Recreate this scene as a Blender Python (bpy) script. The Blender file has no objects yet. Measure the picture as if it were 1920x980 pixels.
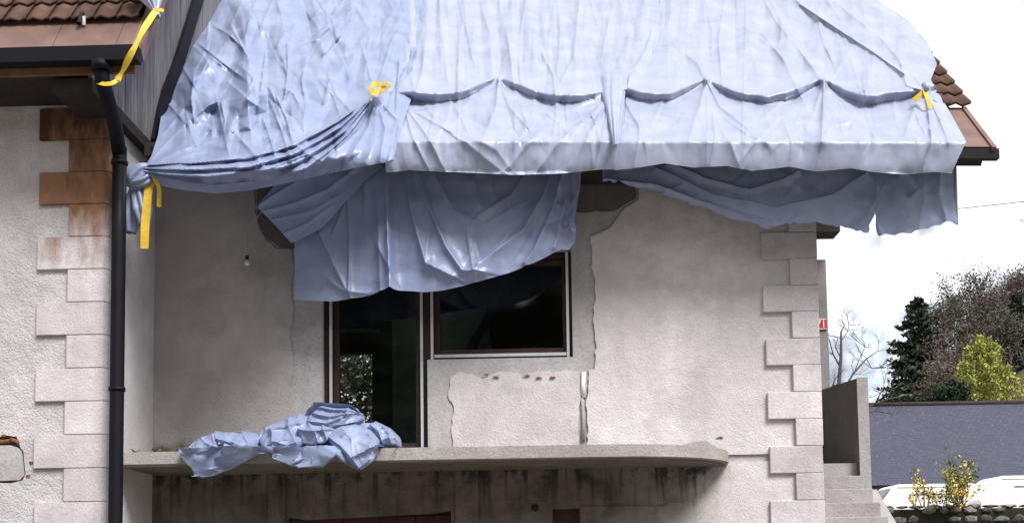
import bpy, bmesh, math, random
import numpy as np
from mathutils import Vector, Matrix
from mathutils.geometry import delaunay_2d_cdt

random.seed(7)
sc = bpy.context.scene
C = sc.collection
rad = math.radians

# ------------------------------------------------------------------ camera, sky, sun, exposure
PITCH, YAW, ROLL = 4.0, 1.5, -0.8
FPX, PPX, PPY = 2000.0, 960.0, 920.0
CAM = Vector((0, 0, 1.6))
M3 = (Matrix.Rotation(rad(YAW), 3, 'Z') @ Matrix.Rotation(rad(90 + PITCH), 3, 'X') @ Matrix.Rotation(rad(ROLL), 3, 'Z'))
cd = bpy.data.cameras.new('camera')
cd.sensor_width = 36; cd.lens = FPX / 1920 * 36
cd.shift_y = (PPY - 490) / 1920
cd.clip_start = 0.1; cd.clip_end = 9000
co = bpy.data.objects.new('camera', cd)
co.matrix_world = Matrix.Translation(CAM) @ M3.to_4x4()
C.objects.link(co); sc.camera = co

SUN_EL, SUN_AZ = 51.0, 38.0         # azimuth to the right of the view axis, behind the camera
w = bpy.data.worlds.new('World'); sc.world = w; w.use_nodes = True
wn = w.node_tree; wn.nodes.clear()
sky = wn.nodes.new('ShaderNodeTexSky'); sky.sky_type = 'NISHITA'; sky.sun_disc = False
sky.sun_elevation = rad(SUN_EL); sky.sun_rotation = rad(180 - SUN_AZ)
sky.dust_density = 3.0; sky.air_density = 1.0
mx = wn.nodes.new('ShaderNodeMix'); mx.data_type = 'RGBA'; mx.inputs[0].default_value = 0.93
mx.inputs[7].default_value = (10.35, 10.3, 10.3, 1)
bg = wn.nodes.new('ShaderNodeBackground'); bg.inputs[1].default_value = 0.072
wo = wn.nodes.new('ShaderNodeOutputWorld')
wn.links.new(sky.outputs[0], mx.inputs[6]); wn.links.new(mx.outputs[2], bg.inputs[0]); wn.links.new(bg.outputs[0], wo.inputs[0])
sl = bpy.data.lights.new('sun', 'SUN'); sl.energy = 4.0; sl.angle = rad(24); sl.color = (1, .98, .955)
so = bpy.data.objects.new('sun', sl); C.objects.link(so)
sdir = Vector((math.sin(rad(SUN_AZ)) * math.cos(rad(SUN_EL)), -math.cos(rad(SUN_AZ)) * math.cos(rad(SUN_EL)), math.sin(rad(SUN_EL))))
so.rotation_euler = sdir.to_track_quat('Z', 'Y').to_euler(); so.location = sdir * 50
sc.view_settings.view_transform = 'Standard'; sc.view_settings.look = 'None'
sc.view_settings.exposure = 0.56; sc.view_settings.gamma = 1.0

# ------------------------------------------------------------------ surveying helpers: photo point -> place at a known depth
def ray(px, py): return M3 @ Vector(((px - PPX) / FPX, -(py - PPY) / FPX, -1))
def PY(px, py, Y): d = ray(px, py); return CAM + d * (Y / d.y)
def PX(px, py, X): d = ray(px, py); return CAM + d * (X / d.x)
MN = np.array(M3)
def rays(px, py):
    v = np.stack([(px - PPX) / FPX, -(py - PPY) / FPX, -np.ones_like(px)], -1)
    return v @ MN.T

# ------------------------------------------------------------------ material helpers
class MT:
    def __init__(s, name, rough=.8, spec=.3):
        s.m = bpy.data.materials.new(name); s.m.use_nodes = True
        s.t = s.m.node_tree; s.b = s.t.nodes['Principled BSDF']; s.out = s.t.nodes['Material Output']
        s.set('Roughness', rough); s.set('Specular IOR Level', spec)
        g = s.t.nodes.new('ShaderNodeNewGeometry'); s.pos = g.outputs['Position']
    def n(s, k): return s.t.nodes.new(k)
    def link(s, a, b): s.t.links.new(a, b)
    def inp(s, sock, v):
        if hasattr(v, 'links'): s.link(v, sock)
        else:
            try: sock.default_value = v
            except Exception: sock.default_value = (*v, 1)
    def set(s, k, v): s.inp(s.b.inputs[k], v)
    def scaled(s, sc3, vec=None):
        n = s.n('ShaderNodeVectorMath'); n.operation = 'MULTIPLY'; s.link(vec or s.pos, n.inputs[0]); n.inputs[1].default_value = sc3; return n.outputs[0]
    def noise(s, scale, detail=4, rough=.55, vec=None, st=None, dist=0):
        n = s.n('ShaderNodeTexNoise'); n.inputs['Scale'].default_value = scale; n.inputs['Detail'].default_value = detail
        n.inputs['Roughness'].default_value = rough; n.inputs['Distortion'].default_value = dist
        v = vec or s.pos
        if st: v = s.scaled(st, v)
        s.link(v, n.inputs['Vector']); return n.outputs[0]
    def vor(s, scale, feature='F1', vec=None):
        n = s.n('ShaderNodeTexVoronoi'); n.feature = feature; n.inputs['Scale'].default_value = scale
        s.link(vec or s.pos, n.inputs['Vector']); return n.outputs[0]
    def ramp(s, fac, stops):
        n = s.n('ShaderNodeValToRGB'); e = n.color_ramp.elements
        while len(e) < len(stops): e.new(.5)
        for x, (p, c) in zip(e, stops):
            x.position = p; x.color = (c, c, c, 1) if not hasattr(c, '__len__') else (*c, 1)
        s.link(fac, n.inputs[0]); return n.outputs[0]
    def mix(s, fac, a, b, bt='MIX'):
        n = s.n('ShaderNodeMix'); n.data_type = 'RGBA'; n.blend_type = bt
        s.inp(n.inputs[0], fac); s.inp(n.inputs[6], a if hasattr(a, 'links') else (*a, 1)); s.inp(n.inputs[7], b if hasattr(b, 'links') else (*b, 1)); return n.outputs[2]
    def math(s, op, a, b=0.0):
        n = s.n('ShaderNodeMath'); n.operation = op; s.inp(n.inputs[0], a); s.inp(n.inputs[1], b); return n.outputs[0]
    def sep(s):
        n = s.n('ShaderNodeSeparateXYZ'); s.link(s.pos, n.inputs[0]); return n.outputs
    def mrange(s, v, a, b, c=0, d=1):
        n = s.n('ShaderNodeMapRange'); s.inp(n.inputs[0], v)
        for i, q in enumerate((a, b, c, d)): n.inputs[i + 1].default_value = q
        return n.outputs[0]
    def bump(s, h, strength=.3, dist=.01, prev=None):
        n = s.n('ShaderNodeBump'); n.inputs['Strength'].default_value = strength; n.inputs['Distance'].default_value = dist
        s.link(h, n.inputs['Height'])
        if prev: s.link(prev, n.inputs['Normal'])
        s.link(n.outputs[0], s.b.inputs['Normal']); return n.outputs[0]
    def tint(s): 
        n = s.n('ShaderNodeObjectInfo'); return n.outputs['Random']

MATS = {}
def m_plain(name, col, rough=.7, spec=.3, var=.25, scale=6, bumpscale=None, bs=.2, metal=0, randtint=0):
    t = MT(name, rough, spec)
    f = t.ramp(t.noise(scale, 5), [(.3, 1 - var), (.7, 1 + var * .6)])
    c = t.mix(1, col, f, 'MULTIPLY')
    if randtint:
        r = t.mrange(t.tint(), 0, 1, 1 - randtint, 1 + randtint * .6)
        c = t.mix(1, c, t.ramp(t.math('MULTIPLY', r, .5), [(0, 0.0), (1, 2.0)]), 'MULTIPLY')
    t.set('Base Color', c); t.set('Metallic', metal)
    if bumpscale: t.bump(t.noise(bumpscale, 4), bs, .01)
    MATS[name] = t.m; return t

def plaster(name, base, dirt, grain=70, gs=.5, dirtlo=.52, dirthi=.75):
    t = MT(name, .92, .15)
    big = t.noise(.9, 5, .6)
    mid = t.noise(5, 6, .65)
    c = t.mix(t.ramp(big, [(dirtlo - .12, 0), (dirthi, 1)]), base, dirt)
    c = t.mix(t.ramp(mid, [(.34, .55), (.60, 0)]), c, tuple(x * .70 for x in base))
    c = t.mix(t.ramp(t.noise(1.9, 7, .7), [(.50, 0), (.66, .5)]), c, tuple(x * .78 for x in dirt))
    vs = t.noise(2.2, 4, .6, st=(1, 1, .16))
    c = t.mix(t.ramp(vs, [(.55, 0), (.8, .35)]), c, tuple(x * .6 for x in dirt))
    sp = t.noise(grain * 1.3, 3, .7)
    c = t.mix(t.ramp(sp, [(.36, .6), (.5, 0)]), c, tuple(x * .55 for x in base))
    t.set('Base Color', c)
    h = t.math('ADD', t.noise(grain, 4, .65), t.math('MULTIPLY', t.noise(12, 4), .8))
    t.bump(h, gs, .02)
    MATS[name] = t.m; return t, c

plaster('plaster', (.71, .675, .69), (.55, .52, .53), 60, .6, .46, .68)
plaster('rough_plaster', (.60, .57, .585), (.46, .43, .445), 45, .9)
# weathered plaster of the recessed bay: dirt and eave shade in the colour
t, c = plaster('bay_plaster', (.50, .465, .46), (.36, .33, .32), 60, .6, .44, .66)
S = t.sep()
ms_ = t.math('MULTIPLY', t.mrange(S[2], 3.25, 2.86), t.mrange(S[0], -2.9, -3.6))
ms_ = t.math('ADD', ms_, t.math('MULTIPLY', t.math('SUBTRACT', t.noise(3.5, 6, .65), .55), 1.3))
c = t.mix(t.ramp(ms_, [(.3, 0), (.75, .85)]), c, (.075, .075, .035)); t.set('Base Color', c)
plaster('concrete', (.46, .44, .45), (.33, .31, .315), 25, .35)
plaster('dull_plaster', (.60, .565, .58), (.47, .44, .45), 45, .5)
plaster('dark_concrete', (.16, .15, .14), (.10, .092, .085), 25, .4)
plaster('slab_concrete', (.40, .375, .36), (.25, .23, .21), 30, .5, .42, .7)
plaster('stair_concrete', (.38, .36, .36), (.27, .25, .25), 40, .4)
plaster('grey_render', (.26, .245, .25), (.2, .185, .19), 40, .3)
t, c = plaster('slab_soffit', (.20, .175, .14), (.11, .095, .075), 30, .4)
# basement wall: brown grime with balcony shade painted in, clean plaster beyond its end, drip streaks
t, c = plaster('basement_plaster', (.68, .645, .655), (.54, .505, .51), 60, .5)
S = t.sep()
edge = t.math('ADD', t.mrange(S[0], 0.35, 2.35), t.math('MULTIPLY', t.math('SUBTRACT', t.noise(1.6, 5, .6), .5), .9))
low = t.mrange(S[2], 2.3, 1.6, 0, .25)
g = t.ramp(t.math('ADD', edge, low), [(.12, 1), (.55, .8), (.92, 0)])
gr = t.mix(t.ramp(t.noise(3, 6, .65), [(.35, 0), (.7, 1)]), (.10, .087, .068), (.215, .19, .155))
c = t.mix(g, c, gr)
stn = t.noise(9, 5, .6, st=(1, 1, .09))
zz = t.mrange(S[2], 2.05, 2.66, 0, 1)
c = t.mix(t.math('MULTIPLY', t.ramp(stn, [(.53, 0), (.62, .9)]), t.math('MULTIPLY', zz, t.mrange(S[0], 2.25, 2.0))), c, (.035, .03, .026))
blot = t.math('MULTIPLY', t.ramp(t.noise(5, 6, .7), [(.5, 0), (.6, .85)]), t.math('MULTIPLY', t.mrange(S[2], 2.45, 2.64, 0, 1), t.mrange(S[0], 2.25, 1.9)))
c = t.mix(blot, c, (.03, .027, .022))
t.set('Base Color', c)
# quoin stone with rust running down from the eaves of the left house
t, c = plaster('quoin_stone', (.70, .66, .685), (.55, .51, .53), 50, .4, .45, .7)
c = t.mix(1, c, t.ramp(t.tint(), [(0, .80), (1, 1.04)]), 'MULTIPLY')
t.set('Base Color', c)
t, c = plaster('rusty_quoin_stone', (.70, .66, .685), (.55, .51, .53), 50, .4, .45, .7)
c = t.mix(1, c, t.ramp(t.tint(), [(0, .80), (1, 1.04)]), 'MULTIPLY')
S = t.sep()
rz = t.math('ADD', t.mrange(S[2], 4.45, 6.1), t.math('MULTIPLY', t.math('SUBTRACT', t.noise(5, 5, .65, st=(1, 1, .35)), .5), 1.1))
c = t.mix(t.ramp(rz, [(.14, 0), (.56, .94)]), c, t.mix(t.noise(9, 4), (.17, .075, .032), (.30, .15, .075)))
c = t.mix(t.ramp(rz, [(.72, 0), (1.0, .85)]), c, (.045, .022, .016))  # top blocks darkened further, eave shade painted over the rust
t.set('Base Color', c)

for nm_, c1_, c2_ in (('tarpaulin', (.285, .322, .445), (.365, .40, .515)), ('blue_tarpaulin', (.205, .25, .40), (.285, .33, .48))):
    t = MT(nm_, .36, .6)
    S = t.sep()
    c = t.mix(t.ramp(t.noise(3, 5, .6), [(.35, 0), (.7, 1)]), c1_, c2_)
    c = t.mix(t.ramp(t.noise(14, 5, .7), [(.55, 0), (.75, .35)]), c, tuple(q * 1.25 for q in c2_))
    t.set('Base Color', c)
    t.set('Roughness', t.mrange(t.noise(8, 4), .3, .7, .32, .50))
    cr = t.math('ADD', t.vor(7, 'F1', t.scaled((1, 1, 1), t.mix(.12, t.pos, t.n('ShaderNodeTexNoise').outputs[1]))), t.math('MULTIPLY', t.noise(16, 3), .5))
    b1 = t.bump(t.noise(22, 4, .6), .10, .02)
    wv = t.noise(260, 2)
    b2 = t.bump(wv, .12, .002, b1)
    tr = t.n('ShaderNodeBsdfTranslucent'); tr.inputs[0].default_value = (.42, .48, .66, 1)
    ms = t.n('ShaderNodeMixShader'); ms.inputs[0].default_value = .13
    t.link(t.b.outputs[0], ms.inputs[1]); t.link(tr.outputs[0], ms.inputs[2]); t.link(ms.outputs[0], t.out.inputs[0])
    MATS[nm_] = t.m

m_plain('black_pipe', (.006, .0055, .009), .6, .15, .3, 4)
m_plain('copper_sheet', (.15, .085, .072), .5, .4, .35, 3, 20, .15)
m_plain('roof_tile', (.105, .06, .045), .85, .2, .35, 8, 60, .4, randtint=.25)
m_plain('brown_wood', (.19, .10, .05), .75, .2, .3, 6)
m_plain('dark_wood', (.035, .028, .026), .8, .2, .3, 6)
m_plain('frame_wood', (.034, .014, .012), .5, .35, .3, 12)
m_plain('aluminium', (.60, .62, .65), .38, .5, .12, 20, metal=.45)
m_plain('interior_wall', (.045, .045, .05), .9, .1, .3, 3)  # near-black base, the room's darkness is put into the colour
m_plain('interior_board', (.26, .32, .30), .9, .1, .4, 5)
m_plain('garage_wood', (.06, .028, .024), .8, .2, .35, 5, 30, .3)
m_plain('rust', (.20, .085, .035), .9, .15, .5, 30, 60, .6)
m_plain('white_paint', (.80, .79, .78), .35, .5, .05, 3)
m_plain('car_glass', (.05, .07, .10), .08, .6, .1, 3)
m_plain('ribbon', (.66, .44, .03), .6, .4, .18, 25, 60, .3)
m_plain('white_plastic', (.75, .74, .72), .5, .3, .1, 30)
m_plain('cable', (.45, .43, .40), .7, .2, .2, 30)
m_plain('sign_red', (.42, .03, .035), .35, .5, .1, 20)
m_plain('sign_white', (.82, .8, .78), .4, .4, .05, 20)
m_plain('ground', (.20, .185, .17), .95, .1, .4, 3, 40, .5)
m_plain('stone', (.17, .155, .15), .9, .15, .5, 9, 40, .6, randtint=.6)
m_plain('dark_mortar', (.028, .028, .02), .95, .1, .4, 10, 30, .6)
m_plain('moss', (.045, .05, .02), 1, .05, .5, 20)
m_plain('dry_leaf', (.26, .09, .04), .8, .2, .4, 20)
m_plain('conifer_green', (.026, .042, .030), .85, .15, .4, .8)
m_plain('conifer_green_lit', (.055, .075, .045), .85, .15, .4, .8)  # paler green, mixed at random into the crowns
m_plain('birch_leaf', (.30, .32, .075), .7, .2, .35, .8)
m_plain('birch_bark', (.42, .41, .38), .8, .2, .3, 3)
m_plain('bare_twig', (.12, .098, .095), .9, .1, .3, 2)
m_plain('bud_haze', (.155, .128, .105), .9, .1, .45, .5)
m_plain('hedge_leaf', (.030, .052, .022), .8, .2, .4, 1.5)
m_plain('fruit_leaf', (.12, .15, .06), .7, .2, .4, 4)
m_plain('blossom', (.62, .60, .56), .8, .2, .15, 4)
m_plain('forsythia_flower', (.66, .52, .08), .7, .2, .25, 12)
m_plain('shrub_leaf', (.10, .17, .04), .7, .2, .35, 12)
m_plain('shrub_stem', (.16, .11, .07), .8, .2, .3, 12)
t = MT('hill_scrub', .95, .1)
c = t.mix(t.noise(.25, 6, .65), (.05, .06, .028), (.20, .15, .11)); t.set('Base Color', c); MATS['hill_scrub'] = t.m
m_plain('far_wood', (.028, .036, .024), .95, .05, .4, .1)
# weathered boards
t = MT('weathered_board', .85, .2)
st = t.noise(55, 5, .65, st=(1, 1, .035))
c = t.mix(t.ramp(st, [(.35, 0), (.65, 1)]), (.10, .095, .105), (.225, .215, .23))
c = t.mix(1, c, t.ramp(t.tint(), [(0, .8), (1, 1.1)]), 'MULTIPLY')
t.set('Base Color', c); t.bump(st, .4, .01); MATS['weathered_board'] = t.m
# slate roof with pale lichen specks
t = MT('slate', .6, .4)
br = t.n('ShaderNodeTexBrick'); br.inputs['Scale'].default_value = 1; br.inputs['Brick Width'].default_value = .28; br.inputs['Row Height'].default_value = .13
br.inputs['Mortar Size'].default_value = .008; br.inputs['Color1'].default_value = (.034, .037, .066, 1); br.inputs['Color2'].default_value = (.048, .051, .085, 1); br.inputs['Mortar'].default_value = (.022, .022, .042, 1)
cx = t.n('ShaderNodeCombineXYZ'); S = t.sep(); t.link(S[0], cx.inputs[0]); t.link(S[2], cx.inputs[1]); t.link(cx.outputs[0], br.inputs['Vector'])
c = t.mix(t.ramp(t.noise(7, 3), [(.35, .5), (.6, 0)]), br.outputs[0], (.028, .031, .058))
vv = t.n('ShaderNodeTexVoronoi'); vv.inputs['Scale'].default_value = 3.2; t.link(t.pos, vv.inputs['Vector'])
c = t.mix(t.ramp(vv.outputs[0], [(.06, .8), (.10, 0)]), c, (.24, .24, .26))
t.set('Base Color', c); t.bump(br.outputs[1], .5, -.02); MATS['slate'] = t.m
# snowy mountain: snow, blue-grey rock and forest, distance haze put into the colours
t = MT('snow_mountain', .9, .1)
S = t.sep()
f = t.math('ADD', t.noise(.006, 8, .68), t.mrange(S[2], 430, 900, .30, -.20))
f2 = t.noise(.045, 7, .75)
c = t.mix(t.ramp(f, [(.45, 0), (.62, .85)]), (.56, .585, .62), (.27, .33, .40))
c = t.mix(t.math('MULTIPLY', t.ramp(f2, [(.46, 0), (.6, .7)]), t.ramp(f, [(.40, 0), (.6, 1)])), c, (.44, .48, .53))
t.set('Base Color', c); MATS['snow_mountain'] = t.m
# window glass
t = MT('glass')
fr = t.n('ShaderNodeFresnel'); fr.inputs[0].default_value = 1.45
tp = t.n('ShaderNodeBsdfTransparent'); tp.inputs[0].default_value = (.86, .89, .88, 1)
gl = t.n('ShaderNodeBsdfGlossy'); gl.inputs['Roughness'].default_value = .03
ms = t.n('ShaderNodeMixShader'); t.link(fr.outputs[0], ms.inputs[0]); t.link(tp.outputs[0], ms.inputs[1]); t.link(gl.outputs[0], ms.inputs[2]); t.link(ms.outputs[0], t.out.inputs[0])
MATS['glass'] = t.m

# ------------------------------------------------------------------ object helpers
ORIG = {}
def thing(name, loc, label, cat, group=None):
    o = bpy.data.objects.new(name, None); o.empty_display_size = .2; C.objects.link(o); o.location = loc
    o['label'] = label; o['category'] = cat
    if group: o['group'] = group
    ORIG[o] = Vector(loc); return o
def tag(o, label, cat, group=None):
    o['label'] = label; o['category'] = cat
    if group: o['group'] = group
    return o
def obj(name, V, F, mat, parent=None, smooth=False, origin=None):
    V = [Vector(v) for v in V]
    if parent is not None: org = ORIG[parent]
    elif origin is not None: org = Vector(origin)
    else:
        xs = [v.x for v in V]; ys = [v.y for v in V]; zs = [v.z for v in V]
        org = Vector(((min(xs) + max(xs)) / 2, (min(ys) + max(ys)) / 2, min(zs)))
    me = bpy.data.meshes.new(name); me.from_pydata([tuple(v - org) for v in V], [], F)
    bm = bmesh.new(); bm.from_mesh(me); bmesh.ops.recalc_face_normals(bm, faces=bm.faces); bm.to_mesh(me); bm.free()
    me.materials.append(MATS[mat] if isinstance(mat, str) else mat)
    if smooth: me.polygons.foreach_set('use_smooth', [True] * len(me.polygons))
    o = bpy.data.objects.new(name, me); C.objects.link(o)
    if parent is not None: o.parent = parent
    else: o.location = org
    ORIG[o] = org; return o
class MB:
    def __init__(s): s.V = []; s.F = []
    def add(s, V, F):
        k = len(s.V); s.V += [tuple(v) for v in V]; s.F += [tuple(i + k for i in f) for f in F]; return s
    def box(s, x0, x1, y0, y1, z0, z1):
        return s.add([(x, y, z) for x in (x0, x1) for y in (y0, y1) for z in (z0, z1)],
                     [(0, 1, 3, 2), (4, 6, 7, 5), (0, 4, 5, 1), (2, 3, 7, 6), (0, 2, 6, 4), (1, 5, 7, 3)])
    def tube(s, pts, r, n=8, cap=True):
        pts = [Vector(p) for p in pts]; R = r if hasattr(r, '__len__') else [r] * len(pts)
        V = []; F = []; ref = None
        for i, p in enumerate(pts):
            d = (pts[min(i + 1, len(pts) - 1)] - pts[max(i - 1, 0)]).normalized()
            if ref is None: ref = d.orthogonal().normalized()
            ref = (ref - d * ref.dot(d)).normalized(); q = d.cross(ref)
            for k in range(n):
                a = 2 * math.pi * k / n; V.append(p + (ref * math.cos(a) + q * math.sin(a)) * R[i])
        for i in range(len(pts) - 1):
            for k in range(n):
                F.append((i * n + k, i * n + (k + 1) % n, (i + 1) * n + (k + 1) % n, (i + 1) * n + k))
        if cap: F.append(tuple(range(n))[::-1]); F.append(tuple(range((len(pts) - 1) * n, len(pts) * n)))
        return s.add(V, F)
    def obj(s, name, mat, parent=None, smooth=False, origin=None): return obj(name, s.V, s.F, mat, parent, smooth, origin)
def boxo(name, b, mat, parent=None, bevel=0.0, jit=0.0):
    m = MB().box(*b); o = m.obj(name, mat, parent)
    if bevel:
        bm = bmesh.new(); bm.from_mesh(o.data)
        if jit:
            for v in bm.verts: v.co += Vector([random.uniform(-jit, jit) for _ in range(3)])
        bmesh.ops.bevel(bm, geom=bm.edges[:], offset=bevel, segments=2, affect='EDGES', profile=.6); bm.to_mesh(o.data); bm.free()
    return o
def prism(poly2, d0, d1, axis='Y'):
    """polygon with ragged outline, extruded; poly2 in (a,b) plane"""
    n = len(poly2); mk = {'Y': lambda p, d: (p[0], d, p[1]), 'X': lambda p, d: (d, p[0], p[1]), 'Z': lambda p, d: (p[0], p[1], d)}[axis]
    r = delaunay_2d_cdt([Vector(p) for p in poly2], [], [list(range(n))], 1, 1e-6)
    V = []; F = []; vv = r[0]; k = len(vv)
    V = [mk(p, d0) for p in vv] + [mk(p, d1) for p in vv]
    for f in r[2]: F.append(tuple(f)); F.append(tuple(i + k for i in f[::-1]))
    ed = {}
    for f in r[2]:
        for a, b in zip(f, list(f[1:]) + [f[0]]): ed[(min(a, b), max(a, b))] = ed.get((min(a, b), max(a, b)), 0) + 1
    for (a, b), q in ed.items():
        if q == 1: F.append((a, b, b + k, a + k))
    return V, F
def ragged(pts, amp, step, seed):
    """insert jittered points along an open polyline"""
    rg = random.Random(seed); out = []
    for a, b in zip(pts, pts[1:]):
        a = Vector(a); b = Vector(b); n = max(1, int((b - a).length / step)); d = (b - a).normalized() if (b - a).length else Vector((1, 0)); nn = Vector((-d.y, d.x))
        for i in range(n): out.append(a.lerp(b, i / n) + nn * rg.uniform(-amp, amp) * (1 if i else .4))
    out.append(Vector(pts[-1])); return out
# ---- noise
def pnoise(x, y, seed=0):
    x = np.asarray(x, float); y = np.asarray(y, float)
    rg = np.random.default_rng(seed); P = rg.permutation(512); G = rg.uniform(0, 2 * np.pi, 512)
    xi = np.floor(x).astype(int); yi = np.floor(y).astype(int); xf = x - xi; yf = y - yi
    def g(i, j):
        a = G[P[(P[i % 512] + j) % 512]]; return np.cos(a), np.sin(a)
    u = xf * xf * xf * (xf * (xf * 6 - 15) + 10); v = yf * yf * yf * (yf * (yf * 6 - 15) + 10)
    def dot(i, j): gx, gy = g(xi + i, yi + j); return gx * (xf - i) + gy * (yf - j)
    a = dot(0, 0) * (1 - u) + dot(1, 0) * u; b = dot(0, 1) * (1 - u) + dot(1, 1) * u
    return 1.4 * (a * (1 - v) + b * v)
def fbm(x, y, o=4, seed=0):
    s = 0; a = 1
    for i in range(o): s = s + a * pnoise(x * 2 ** i, y * 2 ** i, seed + i); a *= .5
    return s
def crumple(x, y, wl, K, seed, warp=.35, tmin=0, tmax=math.pi):
    """sum of randomly oriented folded (triangle) waves with warped coordinates: flat facets, straight creases"""
    rg = np.random.default_rng(seed); h = 0
    for k in range(K):
        th = rg.uniform(tmin, tmax); L = wl * rg.uniform(.7, 1.7)
        wx = x + warp * L * pnoise(x / (2.2 * L), y / (2.2 * L), seed * 31 + k); wy = y + warp * L * pnoise(x / (2.2 * L) + 9, y / (2.2 * L), seed * 37 + k)
        p = (wx * math.cos(th) + wy * math.sin(th)) / L + rg.uniform(0, 1)
        tri = np.abs(p - np.floor(p) - .5) * 4 - 1
        mask = np.clip(.5 + 1.2 * pnoise(x / (2.5 * L) + 3 * k, y / (2.5 * L), seed * 41 + k), 0, 1)
        h = h + tri * mask * (L / wl)
    return h / math.sqrt(K)
def tin(points):
    """height from scattered points, linear on their triangulation"""
    r = delaunay_2d_cdt([Vector((p[0], p[1])) for p in points], [], [], 0, 1e-6)
    vs = np.array([[v.x, v.y] for v in r[0]]); hs = np.array([points[o[0]][2] for o in r[3]]); T = [tuple(f) for f in r[2]]
    def ev(x, y):
        out = np.zeros_like(x)
        for a, b, c in T:
            A, B, D = vs[a], vs[b], vs[c]; det = (B[0] - A[0]) * (D[1] - A[1]) - (D[0] - A[0]) * (B[1] - A[1])
            if abs(det) < 1e-9: continue
            l1 = ((x - A[0]) * (D[1] - A[1]) - (D[0] - A[0]) * (y - A[1])) / det
            l2 = ((B[0] - A[0]) * (y - A[1]) - (x - A[0]) * (B[1] - A[1])) / det
            k = (l1 >= -1e-6) & (l2 >= -1e-6) & (l1 + l2 <= 1 + 1e-6)
            out[k] = (hs[a] + l1 * (hs[b] - hs[a]) + l2 * (hs[c] - hs[a]))[k]
        return out
    return ev
def poldist(x, y, pts):
    """signed distance to a polyline and the position along it (0..1)"""
    pts = np.array(pts, float); seg = np.diff(pts, axis=0); L = np.hypot(seg[:, 0], seg[:, 1]); cum = np.concatenate([[0], np.cumsum(L)])
    best = np.full(x.shape, 1e9); sd = np.zeros(x.shape); tt = np.zeros(x.shape)
    for i in range(len(seg)):
        u = np.clip(((x - pts[i, 0]) * seg[i, 0] + (y - pts[i, 1]) * seg[i, 1]) / L[i] ** 2, 0, 1)
        dx = x - pts[i, 0] - u * seg[i, 0]; dy = y - pts[i, 1] - u * seg[i, 1]; d = np.hypot(dx, dy)
        k = d < best; best[k] = d[k]; sd[k] = (np.sign(seg[i, 0] * dy - seg[i, 1] * dx) * d)[k]; tt[k] = ((cum[i] + u * L[i]) / cum[-1])[k]
    return sd, tt
def ridge(x, y, pts, w0, w1, h0, h1, skew=0.0, sharp=1.0):
    """a fold along a line; skew>0 makes the positive side steeper"""
    sd, tt = poldist(x, y, pts); w = w0 + (w1 - w0) * tt; h = h0 + (h1 - h0) * tt
    w = np.where(sd > 0, w * (1 - skew), w * (1 + skew))
    q = np.abs(sd) / w
    return h * np.exp(-q ** (1 + .6 * (1 - sharp)) * 1.2)
def creases(x, y, n, box, a0, a1, l0, l1, h0, h1, seed, w=4.5):
    """random long straight creases in stiff sheeting"""
    rg = np.random.default_rng(seed); out = np.zeros_like(x)
    for k in range(n):
        cx, cy = rg.uniform(box[0], box[1]), rg.uniform(box[2], box[3]); a = math.radians(rg.uniform(a0, a1)); L = rg.uniform(l0, l1) / 2; b = rg.normal() * .12
        pts = [(cx - math.cos(a) * L, cy - math.sin(a) * L), (cx - math.sin(a) * L * b, cy + math.cos(a) * L * b), (cx + math.cos(a) * L, cy + math.sin(a) * L)]
        m = (np.abs(x - cx) < L + 6 * w) & (np.abs(y - cy) < L + 6 * w)
        if not m.any(): continue
        sd, tt = poldist(x[m], y[m], pts); ww = w * rg.uniform(.7, 1.8); sk = rg.uniform(-.6, .6); hh = rg.uniform(h0, h1) * rg.choice([1, 1, -.6])
        ww = np.where(sd > 0, ww * (1 - sk), ww * (1 + sk)); out[m] += hh * np.exp(-np.abs(sd) / ww) * np.clip(np.minimum(tt, 1 - tt) * 5, 0, 1)
    return out
def step_(x, y, pts, w, h, fade):
    sd, tt = poldist(x, y, pts)
    return h * (1 / (1 + np.exp(-np.clip(sd / w, -40, 40)))) * np.exp(-np.maximum(sd, 0) / fade) * np.clip(np.minimum(tt, 1 - tt) * 12, 0, 1)
def curve(pts, t):
    pts = np.array(pts, float); L = np.concatenate([[0], np.cumsum(np.hypot(*np.diff(pts, axis=0).T))]); L /= L[-1]
    return np.stack([np.interp(t, L, pts[:, 0]), np.interp(t, L, pts[:, 1])], -1)
def coons(top, bot, left, right, nx, ny, ts=None):
    s = np.linspace(0, 1, nx); t = np.linspace(0, 1, ny) if ts is None else ts
    T = curve(top, s)[None]; B = curve(bot, s)[None]; L = curve(left, t)[:, None]; R = curve(right, t)[:, None]
    S, TT = s[None, :, None], t[:, None, None]
    P = (1 - TT) * T + TT * B + (1 - S) * L + S * R - ((1 - S) * (1 - TT) * T[:, :1] + S * (1 - TT) * T[:, -1:] + (1 - S) * TT * B[:, :1] + S * TT * B[:, -1:])
    return P[..., 0], P[..., 1]
def gridfaces(nx, ny): return [(j * nx + i, j * nx + i + 1, (j + 1) * nx + i + 1, (j + 1) * nx + i) for j in range(ny - 1) for i in range(nx - 1)]

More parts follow.
